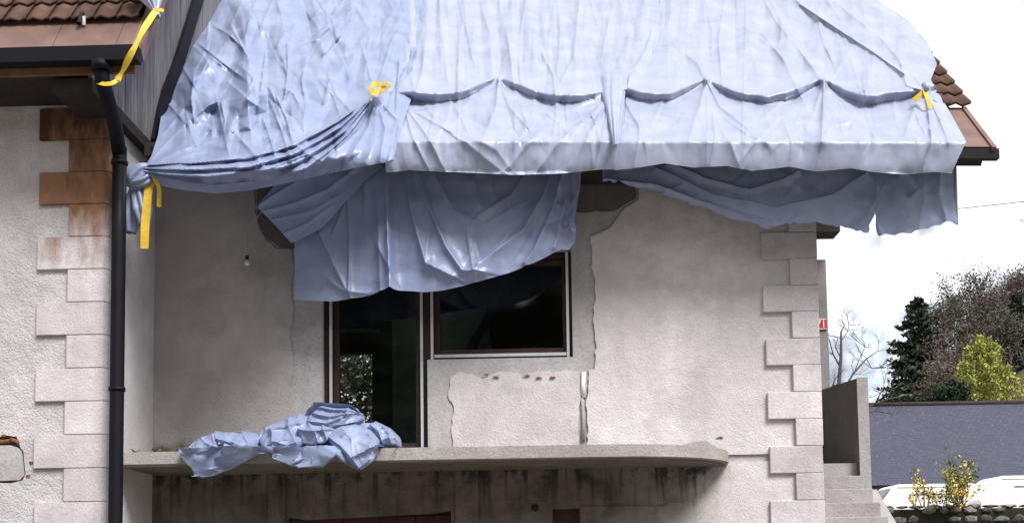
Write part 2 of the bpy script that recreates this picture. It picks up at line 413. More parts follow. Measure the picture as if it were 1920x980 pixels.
# ------------------------------------------------------------------ ground, hills, mountain
def terr(X, Y):
    base = np.interp(Y, [15, 30, 38, 60], [0, 1.3, 2.5, 4.0])
    up = np.clip((Y - 62) / 70, 0, 1); side = np.clip((X - 27) / 30, 0, 1.0) * np.clip((230 - Y) / 90, 0, 1)
    return base + 27 * up * side + .5 * fbm(X / 9, Y / 9, 3, 3) * np.clip((Y - 60) / 20, 0, 1)
gx = np.concatenate([np.linspace(-3000, -60, 8), np.linspace(-50, 120, 90), np.linspace(150, 3000, 8)]); gy = np.concatenate([np.linspace(-400, -10, 6), np.linspace(-5, 160, 84), np.linspace(190, 3500, 8)])
GX, GY = np.meshgrid(gx, gy); GZ = terr(GX, GY) * np.clip((500 - GY) / 250, 0, 1)
V = np.stack([GX, GY, GZ], -1).reshape(-1, 3)
g = obj('ground', V.tolist(), gridfaces(len(gx), len(gy)), 'ground', origin=(0, 0, 0), smooth=True); g['kind'] = 'structure'
g.data.materials.append(MATS['hill_scrub'])
for p in g.data.polygons:
    if p.center.y > 24: p.material_index = 1
# unseen wooded slope added behind the viewer, darkens glass reflections and low sky
nx, ny = 90, 24
U, W_ = np.meshgrid(np.linspace(-130, 130, nx), np.linspace(0, 1, ny))
HZ = (36 + 5 * fbm(U / 25, W_ * 0, 3, 5)) * W_ ** .8 * (1 + .12 * pnoise(U / 4, W_ * 9, 8))
HY = -62 - 45 * W_ + 3 * fbm(U / 12, W_ * 4, 3, 9)
h = obj('hill', np.stack([U, HY, HZ - .3], -1).reshape(-1, 3).tolist(), gridfaces(nx, ny), 'far_wood', smooth=False, origin=(0, -62, 0)); h['kind'] = 'structure'
# mountain beyond
nx, ny = 150, 60
U, W_ = np.meshgrid(np.linspace(-600, 2700, nx), np.linspace(0, 1, ny))
crest = np.interp(U, [-600, 400, 820, 1100, 1500, 2700], [500, 780, 960, 1150, 1250, 1100])
MZ = crest * W_ * (1 + .0 * U) + 90 * fbm(U / 260, W_ * 3, 5, 21) * W_ * (1.25 - W_)
MY = 2300 + 1300 * W_ + 120 * fbm(U / 200, W_ * 4, 4, 23)
mo = obj('mountain', np.stack([U, MY, MZ - 5], -1).reshape(-1, 3).tolist(), gridfaces(nx, ny), 'snow_mountain', smooth=True, origin=(700, 2300, 0)); mo['kind'] = 'structure'

# ------------------------------------------------------------------ main house
XL, XR, YW = -4.40, 3.15, 12.0
SLAB = 2.83
house = thing('house', (-.6, 12, 0), 'pale plastered house under blue tarpaulins with a long concrete balcony', 'house')
DL, DR, WR = -2.46, -1.26, .40        # door left, door/window division, window right
SILL, HEAD = 3.955, 5.20
def wall_poly():
    return [(XL, SLAB - .1), (DL, SLAB - .1), (DL, HEAD), (WR, HEAD), (WR, SILL), (DR, SILL), (DR, SLAB - .1), (XR, SLAB - .1), (XR, 6.7), (XL, 6.7)]
V, F = prism(wall_poly(), YW, YW + .32); wall = obj('wall', V, F, 'concrete', house)
def P2(px, py, Y=YW): q = PY(px, py, Y); return Vector((q.x, q.z))
def render_coat(name, pts_px, rest, mat, seed, d0=.025):
    ed = ragged([P2(*p) for p in pts_px], .012, .045, seed)
    V, F = prism(ed + [Vector(r) for r in rest], YW - d0, YW + .002); return obj(name, V, F, mat, house)
# left bay render, moss creeping up from the slab
t = MATS['bay_plaster']
render_coat('plaster', [(476, 330), (479, 398), (487, 432), (503, 456), (523, 468), (548, 470), (553, 500), (546, 540), (551, 585), (544, 632), (551, 682), (546, 722), (553, 765), (549, 842)],
            [(P2(549, 842).x, SLAB - .02), (XL + .002, SLAB - .02), (XL + .002, 6.6), (P2(476, 300).x, 6.6)], 'bay_plaster', 1)
render_coat('plaster', [(1197, 320), (1197, 376), (1172, 391), (1160, 408), (1140, 430), (1108, 446), (1111, 474), (1108, 502), (1117, 524), (1116, 552), (1111, 602), (1117, 644), (1115, 692), (1103, 694), (1103, 724), (1098, 760), (1103, 800), (1100, 842)],
            [(P2(1100, 842).x, SLAB - .02), (XR - .03, SLAB - .02), (XR - .03, 6.6), (P2(1197, 300).x, 6.6)], 'plaster', 2)
render_coat('plaster', [(851, 842), (846, 800), (852, 762), (840, 742), (846, 706), (861, 697), (884, 701), (905, 710), (930, 699), (955, 697), (985, 703), (1008, 695), (1040, 698), (1060, 693), (1085, 696), (1088, 740), (1083, 790), (1086, 842)],
            [(P2(1086, 842).x, SLAB - .02), (P2(851, 842).x, SLAB - .02)], 'dull_plaster', 3, .016)
# broken dark patch beside the door head and the raw lintel patch
V, F = prism(ragged([P2(*p) for p in [(482, 400), (490, 432), (506, 452), (525, 464), (552, 466), (556, 400), (556, 330), (482, 330), (482, 400)]], .01, .06, 9)[:-1], YW - .012, YW - .001); obj('broken_patch', V, F, 'dark_concrete', house)
V, F = prism(ragged([P2(*p) for p in [(1080, 330), (1190, 330), (1192, 372), (1168, 386), (1150, 396), (1080, 398), (1080, 330)]], .01, .06, 10)[:-1], YW - .014, YW - .001); obj('lintel_patch', V, F, 'dark_concrete', house)
# cut channel with a remnant of pipe
q0, q1 = PY(1094, 700, YW - .02), PY(1094, 826, YW - .02)
MB().tube([PY(1095, 698, 11.985), PY(1093, 720, 11.98), PY(1095, 745, 11.985)], .028, 7).obj('pipe_stub', 'white_plastic', house, True)
MB().tube([PY(1092, 745, 11.988), PY(1094, 790, 11.985), PY(1093, 826, 11.988)], [.022, .02, .026], 7).obj('pipe_stub', 'stair_concrete', house, True)
for i, (x, y) in enumerate([(912, 702), (930, 706), (988, 704), (1010, 708), (1036, 707), (1350, 820)]):
    c0 = PY(x, y, 11.972); V = []
    for k in range(9):
        a = k / 9 * 6.283; r = random.uniform(.5, 1.2); V.append((c0.x + math.cos(a) * .04 * r, c0.z + math.sin(a) * .012 * r))
    V, F = prism(V, 11.966, 11.976); obj('rust_spot', V, F, 'rust', house)
# exposed ragged break above the slab end
V, F = prism(ragged([P2(*p) for p in [(1240, 856), (1262, 838), (1300, 829), (1322, 826), (1345, 840), (1352, 856)]], .008, .04, 12), 11.962, 11.978); obj('broken_patch', V, F, 'concrete', house)
# window and door
def rect(m, px0, px1, py0, py1, Y, d):
    a = PY(px0, py0, Y); b = PY(px1, py1, Y); m.box(min(a.x, b.x), max(a.x, b.x), Y, Y + d, min(a.z, b.z), max(a.z, b.z)); return m
YF = 12.10
door = obj('balcony_door', *(lambda m: (m.V, m.F))(MB().box(DL + .002, DL + .065, YF, YF + .07, SLAB, HEAD - .002).box(DR - .05, DR + .02, YF, YF + .07, SLAB, HEAD - .003)
       .box(DL + .065, DR - .05, YF + .004, YF + .066, HEAD - .08, HEAD - .004).box(DL + .065, DR - .05, YF + .004, YF + .066, SLAB, SLAB + .09)), 'frame_wood', house)
LX0, LX1 = DL + .10, DR - .075
MB().box(LX0, LX0 + .07, YF + .03, YF + .09, SLAB + .095, HEAD - .085).box(LX1 - .07, LX1, YF + .03, YF + .09, SLAB + .095, HEAD - .085).box(LX0 + .07, LX1 - .07, YF + .034, YF + .086, SLAB + .097, SLAB + .19).box(LX0 + .07, LX1 - .07, YF + .034, YF + .086, HEAD - .17, HEAD - .086).obj('sash', 'frame_wood', door)
MB().box(LX0 + .06, LX1 - .06, YF + .055, YF + .061, SLAB + .18, HEAD - .16).obj('pane', 'glass', door)
for x in (DL + .068, DR - .085): MB().box(x, x + .03, YF - .045, YF - .005, SLAB + .004, HEAD - .01).obj('guide_rail', 'aluminium', door)
MB().box(DL + .1, DR - .09, YF - .02, YF + .03, SLAB + .03, SLAB + .06).obj('threshold', 'aluminium', door)
win = obj('window', *(lambda m: (m.V, m.F))(MB().box(DR + .022, DR + .075, YF, YF + .07, SILL, HEAD - .002).box(WR - .05, WR - .002, YF, YF + .07, SILL, HEAD - .003)
       .box(DR + .075, WR - .05, YF + .004, YF + .066, SILL, SILL + .07).box(DR + .075, WR - .05, YF + .004, YF + .066, HEAD - .08, HEAD - .004)), 'frame_wood', house)
MB().box(DR + .078, DR + .135, YF + .03, YF + .09, SILL + .072, HEAD - .085).box(WR - .105, WR - .053, YF + .03, YF + .09, SILL + .072, HEAD - .085).box(DR + .135, WR - .105, YF + .034, YF + .086, SILL + .074, SILL + .135).box(DR + .135, WR - .105, YF + .034, YF + .086, HEAD - .15, HEAD - .086).obj('sash', 'frame_wood', win)
MB().box(DR + .13, WR - .1, YF + .055, YF + .061, SILL + .13, HEAD - .14).obj('pane', 'glass', win)
for x in (DR + .035, WR - .065): MB().box(x, x + .03, YF - .045, YF - .005, SILL + .004, HEAD - .01).obj('guide_rail', 'aluminium', win)
MB().box(DR + .075, WR - .07, YF - .03, YF + .02, SILL + .035, SILL + .07).obj('sill_strip', 'aluminium', win)
# room behind: floor, ceiling, side walls, back wall with a window opening on to the garden
rb0, rb1 = PY(629, 662, 17.0), PY(698, 808, 17.0)
V, F = prism([(XL, 2.5), (3.1, 2.5), (3.1, 6.3), (XL, 6.3)], 17.2, 17.22)
hx0, hx1, hz0, hz1 = rb0.x, rb1.x, rb1.z, rb0.z
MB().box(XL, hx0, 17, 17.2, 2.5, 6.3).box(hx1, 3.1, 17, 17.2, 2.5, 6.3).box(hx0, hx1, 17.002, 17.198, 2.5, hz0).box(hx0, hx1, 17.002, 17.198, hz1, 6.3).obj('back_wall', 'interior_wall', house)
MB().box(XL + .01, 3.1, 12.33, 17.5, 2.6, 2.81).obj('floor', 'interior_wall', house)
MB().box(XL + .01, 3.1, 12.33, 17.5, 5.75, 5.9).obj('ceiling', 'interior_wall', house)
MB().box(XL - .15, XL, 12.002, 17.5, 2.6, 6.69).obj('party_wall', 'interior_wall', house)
MB().box(3.0, XR - .002, 12.325, 17.5, 0, 6.6).obj('side_wall', 'plaster', house)
# things seen dimly through the window: a boarded partition, a leaning beam, a white piece painted as a lit gap
a, b_ = PY(818, 596, 14.2), PY(915, 655, 14.2)
V, F = prism([(a.x - .6, SLAB), (b_.x + .25, SLAB), (b_.x - .02, PY(905, 575, 14.2).z), (a.x - .6, PY(810, 600, 14.2).z)], 14.2, 14.24); obj('partition', V, F, 'interior_board', house)
MB().tube([PY(838, 730, 13.9), PY(960, 520, 13.9)], .07, 4).obj('leaning_beam', 'interior_wall', house)
V, F = prism([(PY(x, y, 14.1).x, PY(x, y, 14.1).z) for x, y in [(920, 572), (941, 563), (931, 577), (922, 577)]], 14.1, 14.12); obj('board_scrap', V, F, 'white_plastic', house)
MB().box(PY(630, 632, 15).x, PY(712, 632, 15).x, 15, 15.1, PY(650, 622, 15).z, PY(650, 616, 15).z).obj('shelf_rail', 'interior_board', house)

# balcony slab
n = 18
plan = [(XL, 12.05), (XL, 10.9), (.75, 10.9)] + [(.75 + 1.36 * math.sin(math.pi / 2 * k / n), 11.98 - 1.08 * math.cos(math.pi / 2 * k / n)) for k in range(1, n + 1)] + [(2.11, 12.05)]
V, F = prism(plan, 2.69, SLAB, 'Z'); slab = obj('balcony_slab', V, F, 'slab_concrete', house)
bm = bmesh.new(); bm.from_mesh(slab.data); bmesh.ops.remove_doubles(bm, verts=bm.verts, dist=1e-5)
bmesh.ops.bevel(bm, geom=[e for e in bm.edges if e.is_manifold and e.calc_face_angle(0) > .9], offset=.012, segments=2, affect='EDGES'); bm.to_mesh(slab.data); bm.free()
ctr = Vector((-1.2, 11.95)); ins = [Vector(p) + (ctr - Vector(p)).normalized() * .05 for p in plan]; ins[0].y = 11.99; ins[-1].y = 11.99
V, F = prism(ins, 2.677, 2.6915, 'Z'); obj('soffit', V, F, 'slab_soffit', slab)  # thin darker sheet, underside shade put into its colour
# basement wall with two openings
b0, b1 = PY(541, 968, YW).x, PY(846, 960, YW).x; zt = PY(700, 964, YW).z
c0, c1 = PY(1036, 960, YW).x, PY(1087, 960, YW).x; zc = PY(1060, 953, YW).z
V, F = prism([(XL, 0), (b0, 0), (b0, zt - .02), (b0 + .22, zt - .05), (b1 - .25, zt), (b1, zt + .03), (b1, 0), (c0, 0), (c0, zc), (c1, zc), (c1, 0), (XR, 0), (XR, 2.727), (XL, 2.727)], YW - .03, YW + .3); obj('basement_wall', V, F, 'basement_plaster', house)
gd = MB().box(b0, b1, YW + .08, YW + .1, .02, zt + .03).obj('basement_door', 'garage_wood', house)
k = 9
for i in range(k):
    x = b0 + (b1 - b0) * i / k; boxo('plank', (x + .004, x + (b1 - b0) / k - .004, YW + .05, YW + .079, .04, zt - .02 - .02 * (i == 0)), 'garage_wood', gd, .004)
MB().box(c0, c1, YW + .06, YW + .08, .02, zc).obj('hatch_board', 'garage_wood', house)
q = PY(1003, 951, 11.96); MB().tube([(q.x, 11.955, q.z), (q.x, 12.0, q.z)], .042, 14).obj('vent_pipe', 'dark_wood', house, True)
a = PY(1088, 949, 11.95); b_ = PY(1290, 949, 11.95)
V, F = prism(ragged([(a.x, a.z), (b_.x - .25, a.z - .005), (b_.x - .2, a.z + .03), (b_.x, a.z + .035)], .006, .05, 5) + [Vector((b_.x, .02)), Vector((a.x, .02))], 11.952, 11.972); obj('render_patch', V, F, 'basement_plaster', house)
for x0, x1 in ((505, 538), (855, 898)):
    a = PY(x0, 960, YW).x; b_ = PY(x1, 960, YW).x; boxo('pilaster', (a, b_, YW - .075, YW - .028, .0, 2.675), 'basement_plaster', house, .01)
# quoins on the right corner
for k in range(-3, 17):
    z1 = 5.32 - .3037 * k; z0 = z1 - .3037
    if z1 < .1: break
    lx = (2.565 + random.uniform(-.012, .012)) if k % 2 == 0 else 2.865 + random.uniform(-.01, .01)
    ov = 0 if z1 > 2.9 else -.012
    boxo('quoin_block', (lx, XR + .025 - (0 if z1 > 2.9 else .01), 11.93, 12.3, z0 + .004, z1), 'quoin_stone', house, .009, .003)
# roof: pitched deck, gutter, verge
SL = 1.03; PA = math.atan(SL)
RN = Vector((0, -math.sin(PA), math.cos(PA)))
def zt_(X): return 6.07 - .027 * X
def RP(X, v, n=0.0):      # point on the roof plane, v metres up the slope, n out of it
    return Vector((X, 11 + v * math.cos(PA), zt_(X) + v * math.sin(PA))) + RN * n
def slabroof(X0, X1, v0, v1, n0, n1):
    V = [RP(X, v, n) for X in (X0, X1) for v in (v0, v1) for n in (n0, n1)]
    return V, [(0, 1, 3, 2), (4, 6, 7, 5), (0, 4, 5, 1), (2, 3, 7, 6), (0, 2, 6, 4), (1, 5, 7, 3)]
XV = 4.80
V, F = slabroof(-3.3, XV - .03, .08, 5.0, -.3, -.17); roof = obj('roof', V, F, 'dark_wood', house)
V, F = slabroof(3.6, XV, .0, 1.02, -.17, -.05); obj('eave_apron', V, F, 'copper_sheet', roof)
V, F = slabroof(XV - .022, XV + .022, -.05, 1.0, -.16, -.03); obj('verge_trim', V, F, 'copper_sheet', roof)
rp = RP(0, 5.0, -.08); V = [(-4.28, rp.y, rp.z), (XV, rp.y, rp.z - .027 * XV), (XV, rp.y + 2.5, rp.z - 2.7), (-4.28, rp.y + 2.5, rp.z - 2.6)]
obj('rear_slope', V, [(0, 1, 2, 3)], 'roof_tile', roof)
for r in range(6):          # tiles climbing the verge beside the tarpaulin
    for cidx in range(2):
        X0 = XV + .05 - .24 * (cidx + 1); v0 = .98 + r * .30; V = []; N = 7
        for v, nn in ((v0, .035), (v0 + .36, .0)):
            for kk in range(N):
                u = kk / (N - 1); V.append(RP(X0 + .25 * u, v, nn + .035 * math.sin(math.pi * u * 1.5) ** 2 - .03))
        Fs = [(a, a + 1, a + 1 + N, a + N) for a in range(N - 1)]
        V2 = [Vector(p) - RN * .03 for p in V]; M_ = len(V)
        F2 = Fs + [tuple(i + M_ for i in f) for f in Fs] + [(a, a + 1, a + 1 + M_, a + M_) for a in range(N - 1)] + [(N - 1, 2 * N - 1, 2 * N - 1 + M_, N - 1 + M_), (0, N, N + M_, M_)]
        obj('roof_tile', V + V2, F2, 'roof_tile', roof, True)
def gutter(mb, pts, w_=.13, h_=.13):  # box gutter profile swept along X
    V = []; prof = [(0, 0), (0, -h_), (w_, -h_), (w_, 0), (w_ - .008, 0), (w_ - .008, -h_ + .008), (.008, -h_ + .008), (.008, 0)]
    for X, y, z in pts: V += [(X, y + a, z + b) for a, b in prof]
    n = len(prof); F = [(i * n + k, i * n + (k + 1) % n, (i + 1) * n + (k + 1) % n, (i + 1) * n + k) for i in range(len(pts) - 1) for k in range(n)]
    mb.add(V, F); e = (len(pts) - 1) * n; mb.add([V[e + i] for i in range(4)], [(0, 1, 2, 3)]); mb.add([V[i] for i in range(4)], [(0, 1, 2, 3)]); return mb
gutter(MB(), [(X, 11.02, zt_(X) - .06) for X in (-4.1, 0, 4.86)], .075, .105).obj('gutter', 'black_pipe', house)
MB().add([(X, y, zt_(X) + z) for X in (-4.2, 4.6) for y in (11.095, 11.13) for z in (-.13, .02)], [(0, 1, 3, 2), (4, 6, 7, 5), (0, 4, 5, 1), (2, 3, 7, 6), (0, 2, 6, 4), (1, 5, 7, 3)]).obj('fascia', 'dark_wood', house)
MB().add([(X, y, zt_(X) + z) for X in (-4.2, 4.55) for y in (11.135, 12.02) for z in (-.11, -.08)], [(0, 1, 3, 2), (4, 6, 7, 5), (0, 4, 5, 1), (2, 3, 7, 6), (0, 2, 6, 4), (1, 5, 7, 3)]).obj('soffit_boards', 'dark_wood', house)
# set-back wing at the right with the house number
XW = PY(1552, 600, 15.1).x
wing = MB().box(3.0, XW, 15.1, 19, 0, 5.9).obj('rear_wing', 'grey_render', house)
MB().box(3.16, XW + .12, 14.75, 15.1, PY(1560, 440, 14.9).z, PY(1560, 425, 14.9).z + .1).obj('wing_eave', 'dark_wood', house)
s0, s1 = PY(1531, 597, 15.07), PY(1551, 617, 15.07)
sign = thing('house_number_sign', ((s0.x + s1.x) / 2, 15.1, s1.z), 'small red plate with white house number beside the rear wing corner', 'sign')
boxo('plate', (s0.x - .03, s1.x, 15.075, 15.098, s1.z, s0.z), 'sign_red', sign, .004)
tc = bpy.data.curves.new('digits', 'FONT'); tc.body = '71'; tc.size = .145; tc.extrude = .002; tc.align_x = 'CENTER'
to = bpy.data.objects.new('digits_tmp', tc); C.objects.link(to); dg = bpy.context.evaluated_depsgraph_get(); me = bpy.data.meshes.new_from_object(to.evaluated_get(dg)); bpy.data.objects.remove(to)
me.materials.clear(); me.materials.append(MATS['sign_white']); d = bpy.data.objects.new('digits', me); C.objects.link(d); d.parent = sign
d.rotation_euler = (rad(90), 0, 0); d.location = (-.012, -.030, .03)
for i, (xa, xb, za, zb) in enumerate([(s0.x - .022, s1.x - .008, s0.z - .014, s0.z - .006), (s0.x - .022, s1.x - .008, s1.z + .006, s1.z + .014)]):
    MB().box(xa, xb, 15.072, 15.0755, za, zb).obj('border_line', 'sign_white', sign)

# outside stair at the right
stair = thing('stair', (3.6, 13, 0), 'outdoor concrete stair with a grey parapet climbing beside the house corner', 'stair')
XS0, XS1 = XR + .03, 4.0
ztop = 2.83
for k in range(11):
    yf = 13.50 - .27 * k; z1 = ztop - .18 * k
    if k == 0: boxo('landing', (XS0, XS1, 13.5, 15.09, 0, ztop), 'stair_concrete', stair, .008)
    elif yf > 11.1: boxo('step', (XS0, XS1 + (.02 if k > 1 else 0), yf, yf + .268, 0, z1), 'stair_concrete', stair, .01)
pz = PX(1607, 708, 4.0).z
V, F = prism([(13.40, 2.50), (15.08, 2.5), (15.08, pz + .13), (13.40, pz)], 4.003, 4.135, 'X'); par = obj('parapet', V, F, 'dark_concrete', stair)  # darker than its end piece: stair-side shade put into the colour
V, F = prism([(13.385, 2.42), (13.399, 2.42), (13.399, pz + .01), (13.385, pz + .01)], 4.002, 4.138, 'X'); obj('parapet_end', V, F, 'stair_concrete', stair)
V, F = prism([(11.2, 0), (13.6, 0), (13.6, 2.48), (13.3, 2.48), (11.2, 1.12)], 4.03, 4.17, 'X'); obj('stringer', V, F, 'stair_concrete', stair)
a, b_ = PY(1631, 925, 13.38), PY(1672, 985, 13.38)
V, F = prism([(4.17, a.z), (b_.x + .9, a.z - (b_.x + .9 - 4.17) * (a.z - b_.z) / (b_.x - a.x)), (4.17, .0)], 13.30, 13.5); obj('ramp_wall', V, F, 'stair_concrete', stair)

# ------------------------------------------------------------------ left house
YL = 10.65
left = thing('house', (-6, YL, 0), 'roughcast house with rust-stained corner stones and brown metal eaves', 'house')
hole = [P2(x, y, YL) for x, y in [(-40, 822), (0, 818), (10, 815), (30, 818), (36, 828), (38, 838), (44, 846), (46, 870), (48, 888), (42, 900), (20, 905), (-40, 904)]]
hx = [Vector((-9, hole[-1].y)), Vector((-9, hole[0].y))]
V, F = prism([Vector((-9, hole[0].y))] + hole + [Vector((-9, hole[-1].y)), Vector((-9, 0)), Vector((XL - .02, 0)), Vector((XL - .02, 6.6)), Vector((-9, 6.6))], YL, YL + .05); obj('plaster', V, F, 'rough_plaster', left)
MB().box(-9, XL - .004, YL + .051, YL + .35, 0, 6.6).obj('wall', 'dark_concrete', left)
MB().box(XL - .3, XL, YL + .351, 12, 0, 6.42).box(XL - .019, XL - .001, YL + .02, YL + .35, 0, 6.42).obj('side_wall', 'plaster', left)
m = [P2(x, y, YL) for x, y in [(-40, 835), (20, 834), (32, 838), (40, 845), (43, 870), (45, 890), (36, 899), (-40, 902)]]
V, F = prism(m, YL + .005, YL + .052); st_ = obj('exposed_stone', V, F, 'concrete', left)
MB().tube([PY(-30, 829, YL + .03), PY(25, 826, YL + .02)], .022, 7).tube([PY(20, 823, YL + .01), PY(33, 828, YL + .0), PY(36, 834, YL + .02)], .022, 6).obj('rusty_bar', 'rust', left, True)
for x, y in ((58, 867), (53, 891), (8, 816)):
    c_ = PY(x, y, YL - .004); V = [(c_.x + math.cos(k) * random.uniform(.015, .035), c_.z + math.sin(k) * random.uniform(.01, .025)) for k in range(6)]
    V, F = prism(V, YL - .006, YL + .002); obj('rust_spot', V, F, 'rust', left)
for k in range(-1, 19):
    z1 = 6.39 - .3405 * k; z0 = z1 - .3405
    lx = (-5.115 if k % 2 == 0 else -4.805) + random.uniform(-.01, .01)
    V, F = prism([(lx, YL - .035), (-4.43, YL - .035), (XL + .012, YL + .012), (XL + .012, YL + .30), (lx, YL + .30)], max(z0, 0) + .003, z1, 'Z')
    o = obj('quoin_block', V, F, 'rusty_quoin_stone', left)
    bm = bmesh.new(); bm.from_mesh(o.data); bmesh.ops.remove_doubles(bm, verts=bm.verts, dist=1e-5); bmesh.ops.bevel(bm, geom=[e for e in bm.edges if e.is_manifold and e.calc_face_angle(0) > .6], offset=.006, segments=2, affect='EDGES'); bm.to_mesh(o.data); bm.free()
    if z0 < .1: break
# upper side wall of weathered boards above the main roof
XB = -4.32; gz0 = PY(128, 92, 9.8).z
for i in range(26):
    y0 = 10.0 + i * .17; boxo('board', (XB - .03 + random.uniform(-.006, .006), XB + random.uniform(-.004, .004), y0 + .005, y0 + .167, 6.40 + random.uniform(-.012, .012), min(9.6, gz0 + (y0 - 9.86) * 1.54 - .22)), 'weathered_board', left, .005)
MB().box(XB - .2, XB - .035, 11.9, 14.4, 6.405, 9.5).obj('board_backing', 'dark_wood', left)
MB().box(XL - .3, XB + .02, 9.98, 12.6, 6.27, 6.395).obj('bottom_beam', 'dark_wood', left)
# flashing where the roofs meet the boards
V = []
fl = [(378, -30), (366, 10), (350, 62), (331, 122), (312, 170), (303, 205), (292, 262)]
L_ = [(PX(x - 9, y - 2, XB + .012), PX(x + 8, y, XB + .012)) for x, y in fl]
for a, b_ in L_: V += [a, b_, a + Vector((.04, 0, 0)), b_ + Vector((.04, 0, 0))]
F = []
for i in range(len(L_) - 1):
    k = i * 4; F += [(k, k + 1, k + 5, k + 4), (k + 2, k + 3, k + 7, k + 6), (k, k + 2, k + 6, k + 4), (k + 1, k + 3, k + 7, k + 5)]
obj('flashing', V, F, 'black_pipe', left)
# left roof: apron of brown sheet, tiles, verge, gutter
gz = PY(128, 92, 9.8).z
def LP(X, v, n=0.0): return Vector((X, 9.86 + v * math.cos(rad(57)), gz + .02 + v * math.sin(rad(57)))) + Vector((0, -math.sin(rad(57)), math.cos(rad(57)))) * n
def lslab(X0, X1, v0, v1, n0, n1):
    return [LP(X, v, n) for X in (X0, X1) for v in (v0, v1) for n in (n0, n1)], [(0, 1, 3, 2), (4, 6, 7, 5), (0, 4, 5, 1), (2, 3, 7, 6), (0, 2, 6, 4), (1, 5, 7, 3)]
XE = PY(246, 84, 9.86).x
V, F = lslab(-9, XE - .02, .03, 4, -.14, -.02); lroof = obj('roof', V, F, 'dark_wood', left)
k = 0; x = -9.0
while x < XE - .01:          # seamed sheets of the eave apron
    x1 = min(x + .62, XE); V, F = lslab(x + .003, x1 - .003, -.03, .56, -.018, .0); obj('eave_apron', V, F, 'copper_sheet', lroof); x = x1
V = [LP(XE, -.03, .012), LP(XE, 3.5, .012), LP(XE + .1, 3.5, -.04), LP(XE + .1, -.03, -.04), LP(XE, -.03, -.13), LP(XE, 3.5, -.13), LP(XE + .09, 3.5, -.13), LP(XE + .09, -.03, -.13)]
obj('verge_trim', V, [(0, 1, 2, 3), (3, 2, 6, 7), (7, 6, 5, 4), (0, 3, 7, 4), (1, 5, 6, 2), (0, 4, 5, 1)], 'copper_sheet', lroof)
for r in range(5):
    for i in range(9):
        X0 = XE - .02 - .225 * (i + 1); v0 = .50 + r * .3; V = []; N = 7
        for v, nn in ((v0, .05), (v0 + .36, .015)):
            for kk in range(N): u = kk / (N - 1); V.append(LP(X0 + .235 * u, v, nn + .03 * math.sin(math.pi * u * 1.5) ** 2))
        Fs = [(a, a + 1, a + 1 + N, a + N) for a in range(N - 1)]; M_ = len(V); V2 = [p - Vector((0, 0, .03)) for p in V]
        obj('roof_tile', V + V2, Fs + [tuple(q + M_ for q in f) for f in Fs] + [(a, a + 1, a + 1 + M_, a + M_) for a in range(N - 1)], 'roof_tile', lroof, True)
a = LP(PY(146, 20, 10).x, .42, .0)
MB().tube([a + Vector((0, .15, .16)), a + Vector((0, .0, .13)), a + Vector((.0, -.06, .0))], .022, 6).obj('snow_hook', 'black_pipe', lroof)
MB().box(a.x + .02, a.x + .05, a.y - .03, a.y - .02, a.z + .0, a.z + .09).obj('hook_plate', 'aluminium', lroof)
xe = PY(256, 100, 9.74).x
lg = gutter(MB(), [(X, 9.74, gz) for X in (-9, -6, xe)], .13, .145).obj('gutter', 'black_pipe', left)
MB().box(-9, XE + .02, 9.9, 9.94, gz - .2, gz - .02).obj('fascia', 'brown_wood', left)
MB().box(-9, XL - .03, 9.945, YL + .1, gz - .17, gz - .14).obj('soffit_boards', 'dark_wood', left)
# downpipe
pX = PY(222, 500, 10.48).x
pp = [PY(190, 118, 9.82), PY(192, 150, 9.84), PY(203, 190, 10.0)] + [PY(218, 245, 10.32), PY(223, 285, 10.46)]
pth = pp + [Vector((pX, 10.48, z)) for z in (5.9, 5.0, 4.0, 3.0, 2.0, .1)]
MB().tube(pth, .070, 16).obj('downpipe', 'black_pipe', left, True)
for z in (5.72, 3.4, 1.2): MB().tube([(pX, 10.48, z), (pX, 10.48, z + .035)], .082, 16).obj('pipe_clamp', 'black_pipe', left, True)
MB().tube([PY(189, 116, 9.81), PY(190, 132, 9.815)], .095, 14).obj('outlet', 'black_pipe', left, True)

# ------------------------------------------------------------------ tarpaulins
def roof_hit(px, py):
    d = rays(px, py); t = (6.07 - SL * 11 - 1.6) / (d[..., 2] + .027 * d[..., 0] - SL * d[..., 1])
    return d, t
def sheet_on_roof(px, py, h, front=10.72, k=.04, extra=None, tuck=0.0):
    """cloth lying on the roof plane and folding down in front of the gutter; h is its lift off that surface in metres"""
    d, t = roof_hit(px, py); Yr = d[..., 1] * t
    fr = front if extra is None else front - extra
    q = (Yr - fr) / k; Y = fr + k * np.logaddexp(0, q)
    P = np.array(CAM)[None, None] + d * (Y / d[..., 1])[..., None]
    if tuck: P[..., 1] += tuck * np.clip(zt_(P[..., 0]) - .01 - P[..., 2], 0, .3)
    N = -d / np.linalg.norm(d, axis=-1, keepdims=True)
    return P + N * (h * LIFT)[..., None]
LIFT = 1.5
def depth_at(P, x, y, px, py):
    k = np.argmin((x - px) ** 2 + (y - py) ** 2); return float(P.reshape(-1, 3)[k, 1])
def sheet_obj(name, P, mat='tarpaulin', parent=None, sharp=0):
    ny, nx = P.shape[:2]; o = obj(name, P.reshape(-1, 3).tolist(), gridfaces(nx, ny), mat, parent, True)
    if sharp: o.data.set_sharp_from_angle(angle=rad(sharp))
    return o

